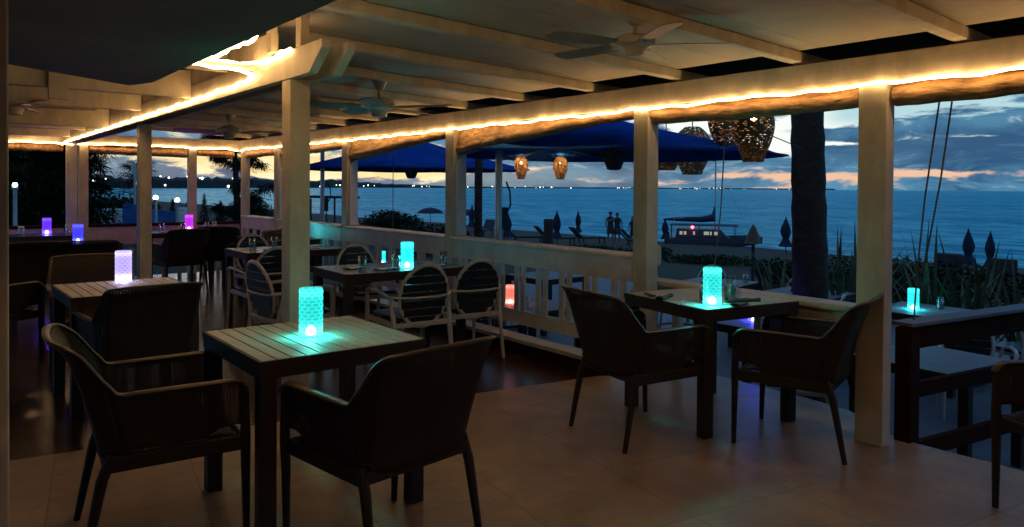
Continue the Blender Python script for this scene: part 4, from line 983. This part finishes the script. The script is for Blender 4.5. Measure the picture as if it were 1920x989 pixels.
# palm-like shrub on left
def spiky(loc,n,L,lab,seed,group='spiky leaved plants beside the terrace',up=.8,wd=.03):
    t=thing('spiky_plant',loc,lab,'plant',group); rnd=random.Random(seed); b=MB()
    for i in range(n):
        a=rnd.random()*6.28; tilt=rnd.uniform(.05,1.0-up*.55); l=L*rnd.uniform(.6,1.15); l*=1.15; d=Vector((math.cos(a)*tilt,math.sin(a)*tilt,1)).normalized(); sd=Vector((-math.sin(a),math.cos(a),0))
        base=Vector((rnd.gauss(0,.06),rnd.gauss(0,.06),0)); pv=None
        for k in range(6):
            v=k/5; p=base+d*l*v+Vector((math.cos(a),math.sin(a),-.8))*(.22*tilt*l*v*v); w_=wd*(1-v)**.6*(.5+.8*math.sin(min(1,v*2+.3)*1.6))
            q=(b.b.verts.new(p-sd*w_),b.b.verts.new(p+sd*w_+Vector((0,0,.003))))
            if pv: b.b.faces.new([pv[0],pv[1],q[1],q[0]])
            pv=q
    b.build('leaves','blade',t,recalc=False)
    b=MB(); b.ball((0,0,.06),.10,2,(1,1,.7)); b.build('stem','bark',t,smooth=True)
for i,(x,y,n,L,lab) in enumerate(((8.61,5.30,26,1.25,'spiky plant left of the thick palm trunk above the right table'),(9.0,4.95,20,1.3,'taller spiky plant just left of the palm trunk'),(8.77,4.50,30,1.45,'spiky plant between the palm trunk and the corner post'),
  (9.17,3.70,34,1.35,'large spreading spiky plant right of the corner post'),(9.5,3.35,26,1.3,'spiky plant behind the brown railing in the middle of the right opening'),(9.7,2.95,22,1.1,'spiky plant at the right edge above the brown railing'),(3.0,27.0,22,1.3,'pale fan shaped plant under the far left trees'))):
    spiky((x,y,-.55),n,L,lab,30+i,up=.55)
bush('hedge',(14.2,5.9,-.58),(1.3,2.0,.42),5200,.11,'dense dark hedge along the lawn, right of the corner post','hedge',seed=41,blob=18)
bush('hedge',(14.6,3.6,-.58),(1.3,1.6,.36),4200,.11,'dark hedge at the far right of the lawn','hedge',seed=42,blob=16)
bush('hedge',(12.2,5.4,-.55),(1.0,1.2,.30),3600,.1,'low ground hugging shrub before the right hedge','hedge',seed=43,blob=14)
bush('bush',(14.0,8.3,-.56),(1.0,.8,.30),2400,.1,'low dark shrub on the lawn behind the palm trunk',seed=44,blob=10)
# ------------------------------------------------------------------ garden walls, lamps, mast, shelter on the left
b=MB(); b.prism([(3.6,29.5),(6.1,28.6),(6.2,28.8),(3.7,29.7)],-.55,.60); tag(b.build('garden_wall','wallw',bevel=.02),'low pale garden wall beyond the far railing','wall')
b=MB(); pts=[];n=12
b.grid(lambda u,v: Vector((5.0+u*1.75,26.6-u*.75+.08*math.sin(v*3+u*9),-.55+v*(1.28+.10*math.sin(u*6+1)-.25*sstep((u-.6)/.4)))),14,6); tag(b.build('tarpaulin','wallb',solid=.03),'blue tarpaulin hanging between the two round garden lamps','tarpaulin')
b=MB(); b.box(6.2,6.6,24.7,24.9,-.55,.62); b.box(6.25,6.55,24.72,24.88,.62,.74); tag(b.build('gate_pillar','wallw',bevel=.03),'white pillar right of the blue tarpaulin','pillar')
def glamp(loc,h,lab,r=.07,m='bulbw',g_='round white garden lamps'):
    t=thing('garden_lamp',loc,lab,'lamp',g_)
    b=MB(); b.lathe([(.09,0),(.09,.05),(.045,.10),(.04,h-.12),(.07,h-.08),(.07,h-.05),(.001,h-.045)],12); b.build('lamp_post','wallw',t,smooth=True)
    b=MB(); b.ball((0,0,h),r,2); b.build('globe',m,t,smooth=True)
glamp((5.36,23.83,-.55),1.62,'round white lamp just right of the second inner post'); glamp((5.86,23.43,-.55),1.55,'round white lamp above the white pillar')
glamp((1.51,19.2,-.55),1.98,'white lamp shining among the dark trees at the far left',.05)
glamp((6.75,31.5,-.55),2.05,'white lamp near the slim mast behind the second inner post',.06)
t=thing('signal_mast',(6.2,30.8,-.55),'slim pale mast with a boxy head left of the second inner post','mast')
b=MB(); b.tube([(0,0,0),(0,0,2.6)],.045,8); b.build('pole','metal',t)
b=MB(); b.box(-.12,.02,-.06,.06,2.38,2.80); b.box(.05,.12,-.04,.04,2.45,2.7); b.build('antenna_box','metal',t,bevel=.01)
t=thing('beach_shelter',(16.1,35.7,-.69),'dark flat roofed beach shelter on posts left of the umbrella mast','shelter')
b=MB(); b.plate([(-1.7,-1.2,1.55),(1.3,-1.2,1.5),(1.3,1.2,1.5),(-1.7,1.2,1.55)],(0,0,.12)); b.build('roof','dark',t)
for sx,sy in((-1.2,-.9),(.9,-.9),(-1.2,.9),(.9,.9)):
    b=MB(); b.tube([(sx,sy,0),(sx,sy,1.52)],.05,6); b.build('post','dark',t)
# ------------------------------------------------------------------ beach parasols
def make_closed(label):
    t=thing('closed_parasol',(0,0,0),label,'parasol','closed parasols standing on the beach')
    b=MB()
    def f_(a,z): return 1+.13*math.cos(a*5)+.06*math.cos(a*9+z*4)
    b.lathe([(.02,1.90),(.07,1.72),(.15,1.45),(.19,1.20),(.15,.98),(.11,.88),(.14,.78),(.22,.58),(.26,.46),(.05,.44)][::-1],20,fn=f_); b.build('canopy','bluein',t,smooth=True)
    b=MB(); b.tube([(0,0,0),(0,0,1.95)],.022,6); b.build('pole','dmetal',t)
    return t
cp0=make_closed('closed parasol beside the slim palm trunk, lowest on the left'); cp0.location=(24.3,34.3,-1.2); cp0.scale=(.9,.9,.85)
for (x,y,s,lab) in ((18.5,23.62,.75,'closed parasol just right of the steel mast'),(20.07,22.37,.78,'closed parasol beside the stump like post on the beach'),(31.1,32.75,.95,'closed parasol standing alone near the water between mast and people'),
   (32.9,27.5,.85,'small closed parasol right of the second railing post, left of the boat'),(32.8,19.9,1.0,'closed parasol leaning slightly, left of the thick palm trunk'),(28.75,10.4,.85,'closed parasol, left one of the two at the far right'),(27.1,9.15,.85,'closed parasol, right one of the two at the far right')):
    dup(cp0,(x,y,gh(x)-.05),random.random()*3,lab,scale=(s*random.uniform(.85,1.25),s*random.uniform(.85,1.25),s*random.uniform(.92,1.05)))
def make_open(label):
    t=thing('beach_parasol',(0,0,0),label,'parasol','open parasols near the water')
    b=MB()
    def f_(a,z): return 1+.03*math.cos(a*10)
    b.lathe([(1.30,1.45),(1.15,1.62),(.85,1.80),(.5,1.93),(.02,2.02)],30,fn=f_,uvs=False); b.build('canopy','bluein',t,smooth=True)
    b=MB(); b.tube([(0,0,0),(0,0,2.0)],.03,6); b.build('pole','dmetal',t); return t
op=make_open('round open parasol by the water left of the third railing post'); op.location=(27.8,44.3,-1.45); op.scale=(.72,.72,.72)
dup(op,(28.8,41.0,-1.5),0,'round open parasol by the water half hidden by the slim palm trunk',scale=(.72,.72,.72))
# torch with a conical hood
t=thing('garden_torch',(12.28,8.13,-.56),'dark post lamp with a conical thatch hood in front of the boat','lamp')
b=MB(); b.lathe([(.17,.98),(.15,1.02),(.06,1.25),(.01,1.34)],16); b.build('hood','thatch',t,smooth=True)
b=MB(); b.tube([(0,0,0),(0,0,1.0)],.03,8); b.build('post','dark',t)
# stone bins / posts on the lawn
for (x,y,w_,h_,lab) in ((21.7,8.3,.34,.66,'dark rounded beach chair back left of the far right parasols'),(22.9,7.4,.32,.60,'dark rounded beach chair back at the foot of the far right parasol')):
    t=thing('beach_chair',(x,y,gh(x)-.03),lab,'beach chair','dark beach chairs at the far right')
    b=MB(); b.box(-.06,.06,-w_,w_,.25,h_+.15); b.build('backrest','dark',t,bevel=.05)
    b=MB(); b.box(.05,.6,-w_,w_,.25,.33); b.build('seat','dark',t,bevel=.03)
    for sx in(.0,.55):
        for sy in(-w_+.05,w_-.05):
            b=MB(); b.box(sx-.02,sx+.02,sy-.02,sy+.02,0,.25); b.build('leg','dark',t)
b=MB(); b.lathe([(.20,0),(.18,.9),(.20,1.05),(.16,1.12),(.001,1.12)],12); o=b.build('mooring_post','bark',smooth=True); o.location=(18.5,21.1,-.86); tag(o,'thick dark wooden stump left of a closed parasol','post')
# sun loungers
def make_lounger(label):
    t=thing('sun_lounger',(0,0,0),label,'sun lounger','dark sun loungers on the beach')
    b=MB(); b.box(-.9,.35,-.32,.32,.30,.38); b.build('seat','dark',t,bevel=.02)
    b=MB(); b.beam((.35,0,.34),(.85,0,.85),.62,.07,(0,0,1)); b.build('backrest','dark',t)
    for sx in(-.8,.3):
        for sy in(-.28,.28):
            b=MB(); b.box(sx-.025,sx+.025,sy-.025,sy+.025,0,.30); b.build('leg','dark',t)
    return t
lo_=make_lounger('sun lounger with raised back left of the standing people'); lo_.location=(25.3,26.0,-1.32); lo_.rotation_euler=(0,0,R(160))
for x,y,rz,lab in ((19.6,24.0,R(150),'sun lounger in front of the steel mast parasol'),(21.3,23.9,R(155),'sun lounger with pale cushion near the stump'),(24.2,32.9,R(30),'sun lounger below the slim palm trunk'),(27.6,25.0,R(140),'sun lounger right beside the standing people'),(30.5,27.5,R(150),'sun lounger by the beached boat on its left')):
    dup(lo_,(x,y,gh(x)-.05),rz,lab)
# ------------------------------------------------------------------ people on the beach
def person(loc,rz,pose,lab,s=1.0,cloth='dark'):
    t=thing('person',loc,lab,'person','people standing on the beach',rz)
    J={'pel':((0,0,.92),.13),'chest':((0,0,1.25),.145),'neck':((0,0,1.46),.055),'head':((0,.02,1.60),.085),'top':((0,.01,1.70),.06),
       'hl':((-.10,0,.88),.10),'kl':((-.11,.03,.48),.065),'al':((-.12,0,.08),.045),'fl':((-.13,.14,.03),.035),
       'hr':((.10,0,.88),.10),'kr':((.11,.0,.48),.065),'ar':((.13,-.04,.08),.045),'fr':((.14,.10,.03),.035),
       'sl':((-.19,0,1.40),.06),'el':((-.25,.0,1.12),.042),'wl':((-.24,.10,.88),.03),'pl':((-.235,.13,.80),.026),
       'sr':((.19,0,1.40),.06),'er':((.26,.0,1.13),.042),'wr':((.24,.12,.90),.03),'pr':((.235,.15,.82),.026)}
    J.update(pose); names=list(J); b=bmesh.new(); V_={n:b.verts.new(J[n][0]) for n in names}
    for a,c in (('pel','chest'),('chest','neck'),('neck','head'),('head','top'),('pel','hl'),('hl','kl'),('kl','al'),('al','fl'),('pel','hr'),('hr','kr'),('kr','ar'),('ar','fr'),('chest','sl'),('sl','el'),('el','wl'),('wl','pl'),('chest','sr'),('sr','er'),('er','wr'),('wr','pr')): b.edges.new((V_[a],V_[c]))
    b.verts.index_update(); me=bpy.data.meshes.new('body'); b.to_mesh(me); b.free(); o=bpy.data.objects.new('body',me); C.objects.link(o); o.parent=t; me.materials.append(M['skin'])
    q=o.modifiers.new('skin','SKIN')
    for i,n in enumerate(names):
        r_=J[n][1]; me.skin_vertices[0].data[i].radius=(r_,r_*(.72 if n in('pel','chest') else .95)); me.skin_vertices[0].data[i].use_root=(n=='pel')
    o.modifiers.new('sub','SUBSURF').levels=2; o.modifiers['sub'].render_levels=2
    b=MB(); b.lathe([(.20,.55),(.19,.75),(.165,.95),(.15,1.1),(.175,1.3),(.18,1.41),(.07,1.47)],18,fn=lambda a,z:1-.25*abs(math.sin(a)),uvs=False); b.build('clothing',cloth,t,smooth=True)
    b=MB(); b.ball((0,-.015,1.635),.105,2,(.95,1.0,1.05)); 
    b.build('hair','hair',t,smooth=True); t.scale=(s,s,s); return t
person((27.6,26.65,-1.43),R(150),{},'person in dark clothes standing left in the pair on the beach',.97)
person((27.86,26.42,-1.45),R(150),{'er':((.42,.1,1.30),.042),'wr':((.62,.2,1.25),.03),'pr':((.70,.22,1.22),.026)},'person in dark clothes beside the first, one arm reaching right',.95)
person((28.4,25.85,-1.47),R(100),{'head':((0,.10,1.55),.085),'top':((0,.12,1.64),.06)},'person in dark clothes bending slightly by the second railing post',.85)
# ------------------------------------------------------------------ boat
t=thing('sailing_catamaran',(38.6,28.6,-2.25),'sailing catamaran at the waterline with lit cabin and a red lamp','boat',rz=R(-52)); t.scale=(.86,.86,.86)
def hull(b,yo):
    def fn(u,v):
        x=-3.1+6.6*u; bw=.34*(1-max(0,(u-.55)/.45)**2)*(1 if u>.02 else .8); a=math.pi*v
        z=.72+.22*u*u-math.sin(a)*(.72+.0*u)*(1-.35*max(0,(u-.7)/.3))
        return Vector((x,yo+math.cos(a)*bw,z))
    b.grid(fn,22,10)
    b.box(-3.0,2.6,yo-.29,yo+.29,.70,.76)
b=MB(); hull(b,-1.15); hull(b,1.15); b.build('hull','boat',t,smooth=True)
b=MB(); b.box(-2.9,1.4,-1.2,1.2,.60,.76); b.build('deck','boat',t,bevel=.02)
b=MB(); b.plate([(-2.5,-1.0,.77),(1.2,-1.0,.77),(.7,-1.0,1.35),(-2.4,-1.0,1.40)],(0,2.0,0)); cb=b.build('cabin','boat',t,bevel=.03)
M['cabwin']=emis('lit_cabin_window',(.85,.88,.75),.38)
for x0,x1 in((-2.2,-2.0),(-1.9,-1.72),(-1.25,-1.12),(-.5,-.15),(-.08,.05),(.22,.5)):
    b=MB(); b.box(x0,x1,-1.012,-1.002,.98,1.22); b.build('window','cabwin',cb)
b=MB(); b.box(-2.9,1.9,-1.1,1.1,1.62,1.68); b.build('awning','sail',t,bevel=.02)
for sx in(-2.8,-.8,1.7):
    for sy in(-1.0,1.0):
        b=MB(); b.tube([(sx,sy,.76),(sx,sy,1.62)],.025,6); b.build('awning_post','dmetal',t)
b=MB(); b.tube([(.3,0,.76),(.3,0,8.2)],.06,8); b.build('mast','metal',t,smooth=True)
b=MB(); b.tube([(.25,0,2.2),(-.6,0,2.05),(-2.4,0,2.05),(-3.4,0,2.0)],[.30,.22,.16,.06],10); b.tube([(.3,0,3.1),(.22,0,2.6),(.1,0,2.1)],[.04,.10,.16],8); b.build('furled_sail','sail',t,smooth=True)
b=MB(); b.tube([(2.9,0,.9),(.3,0,6.0)],.006,5); b.build('forestay','dmetal',t)
b=MB(); b.ball((-1.3,-1.05,1.52),.11,2); b.build('navigation_lamp','redb',t,smooth=True)
b=MB(); b.tube([(-2.6,-1.1,.8),(-2.6,-1.1,2.15),(-1.9,-1.1,2.2)],.03,6); b.build('stern_arch','wplastic',t)
b=MB(); b.box(-3.3,-2.95,-.3,.3,.2,1.1); b.build('outboard_motor','dark',t,bevel=.04)
for k in range(3):
    pass
# ------------------------------------------------------------------ terrace furniture below
ot=make_table('terrace_table','grey slatted terrace table seen between the bars of the brown railing','tables on the lower terrace',.85,.85,'slatg'); ot.location=(5.85,2.32,-.540); ot.rotation_euler=(0,0,R(-5))
for (x,y,rz,lab) in ((8.12,3.32,0,'terrace table carrying the turquoise lamp beyond the brown railing'),(8.25,6.0,R(10),'pale terrace table beyond the right table, under the big lantern'),(8.3,4.75,R(5),'pale terrace table just left of the palm trunk'),
    (4.98,6.0,R(0),'terrace table with the red lamp behind the balusters'),(5.85,10.6,0,'terrace table with a small turquoise lamp beyond the far railing'),(6.15,4.0,0,'terrace table with the blue lamp below the right table'),(6.9,7.9,0,'terrace table under the big blue umbrella')):
    dup(ot,(x,y,-.540),rz,lab)
oc=[(5.2,6.75,170,'white oval chair on the terrace beyond the red lamp'),(5.6,5.5,60,'white oval chair on the terrace right of the red lamp, through the balusters'),(6.35,5.9,90,'white oval chair deeper on the terrace behind the balusters'),
 (7.2,2.55,120,'white chair on the terrace behind the grey slatted table'),(7.3,1.75,100,'white chair on the terrace at the far right through the brown railing'),
 (8.0,6.75,170,'white chair left of the pale terrace table'),(8.85,5.25,100,'white oval chair whose back shows left of the palm trunk'),(7.7,4.35,20,'white oval chair near the foot of the palm trunk'),(8.9,6.6,120,'white oval chair behind the pale terrace table'),
 (5.6,3.3,30,'white chair on the terrace under the right table view'),(6.4,8.6,190,'white oval chair beneath the big blue umbrella'),(8.6,2.6,60,'white chair right of the turquoise terrace lamp'),(5.7,4.7,200,'white chair left of the blue terrace lamp')]
for x,y,rz,lab in oc: dup(o0,(x,y,-.540),R(rz),lab,'white oval back chairs on the lower terrace')
# a small white box on the far table
b=MB(); b.lathe([(.11,0),(.10,.12),(.001,.12)],4); o=b.build('menu_holder','palewhite',bevel=.004); o.location=(3.98,10.2,.753); tag(o,'small white block on the far railing table','menu holder')
# ------------------------------------------------------------------ lights along the far shore
rnd=random.Random(77); nl=0
b=MB(); b.ball((0,0,0),1.0,1); proto=b.build('shore_lamp','farl'); 
def farlamp(o,a_,D,z,r_,lab,grp):
    x,y=px2(a_,D); o.location=(x,y,z); o.scale=(r_,r_,r_); tag(o,lab,'lamp',grp)
first=True
def nxt():
    global first
    if first: first=False; return proto
    o=proto.copy(); C.objects.link(o); return o
for i in range(46):
    a_=rnd.uniform(34.5,60); D=(900+(max(0,a_-12)**1.6)*14)*.985
    farlamp(nxt(),a_,D,rnd.uniform(-.5,6),rnd.choice((1.4,1.9,2.6)),'tiny lamp in the long row along the far right shore','lamps along the far right shore')
for i in range(16):
    a_=rnd.uniform(20,34); D=(900+(max(0,a_-12)**1.6)*14)*.985
    farlamp(nxt(),a_,D,rnd.uniform(0,5),rnd.choice((1.1,1.4,1.8)),'tiny lamp on the dark far shore behind the railing posts','lamps on the middle far shore')
for i in range(14):
    a_=rnd.uniform(8.2,20); D=900*.985
    farlamp(nxt(),a_,D,rnd.uniform(0,11),rnd.choice((.8,1.1,1.5)),'tiny lamp on the wooded shore seen through the far end of the deck','lamps on the left far shore')
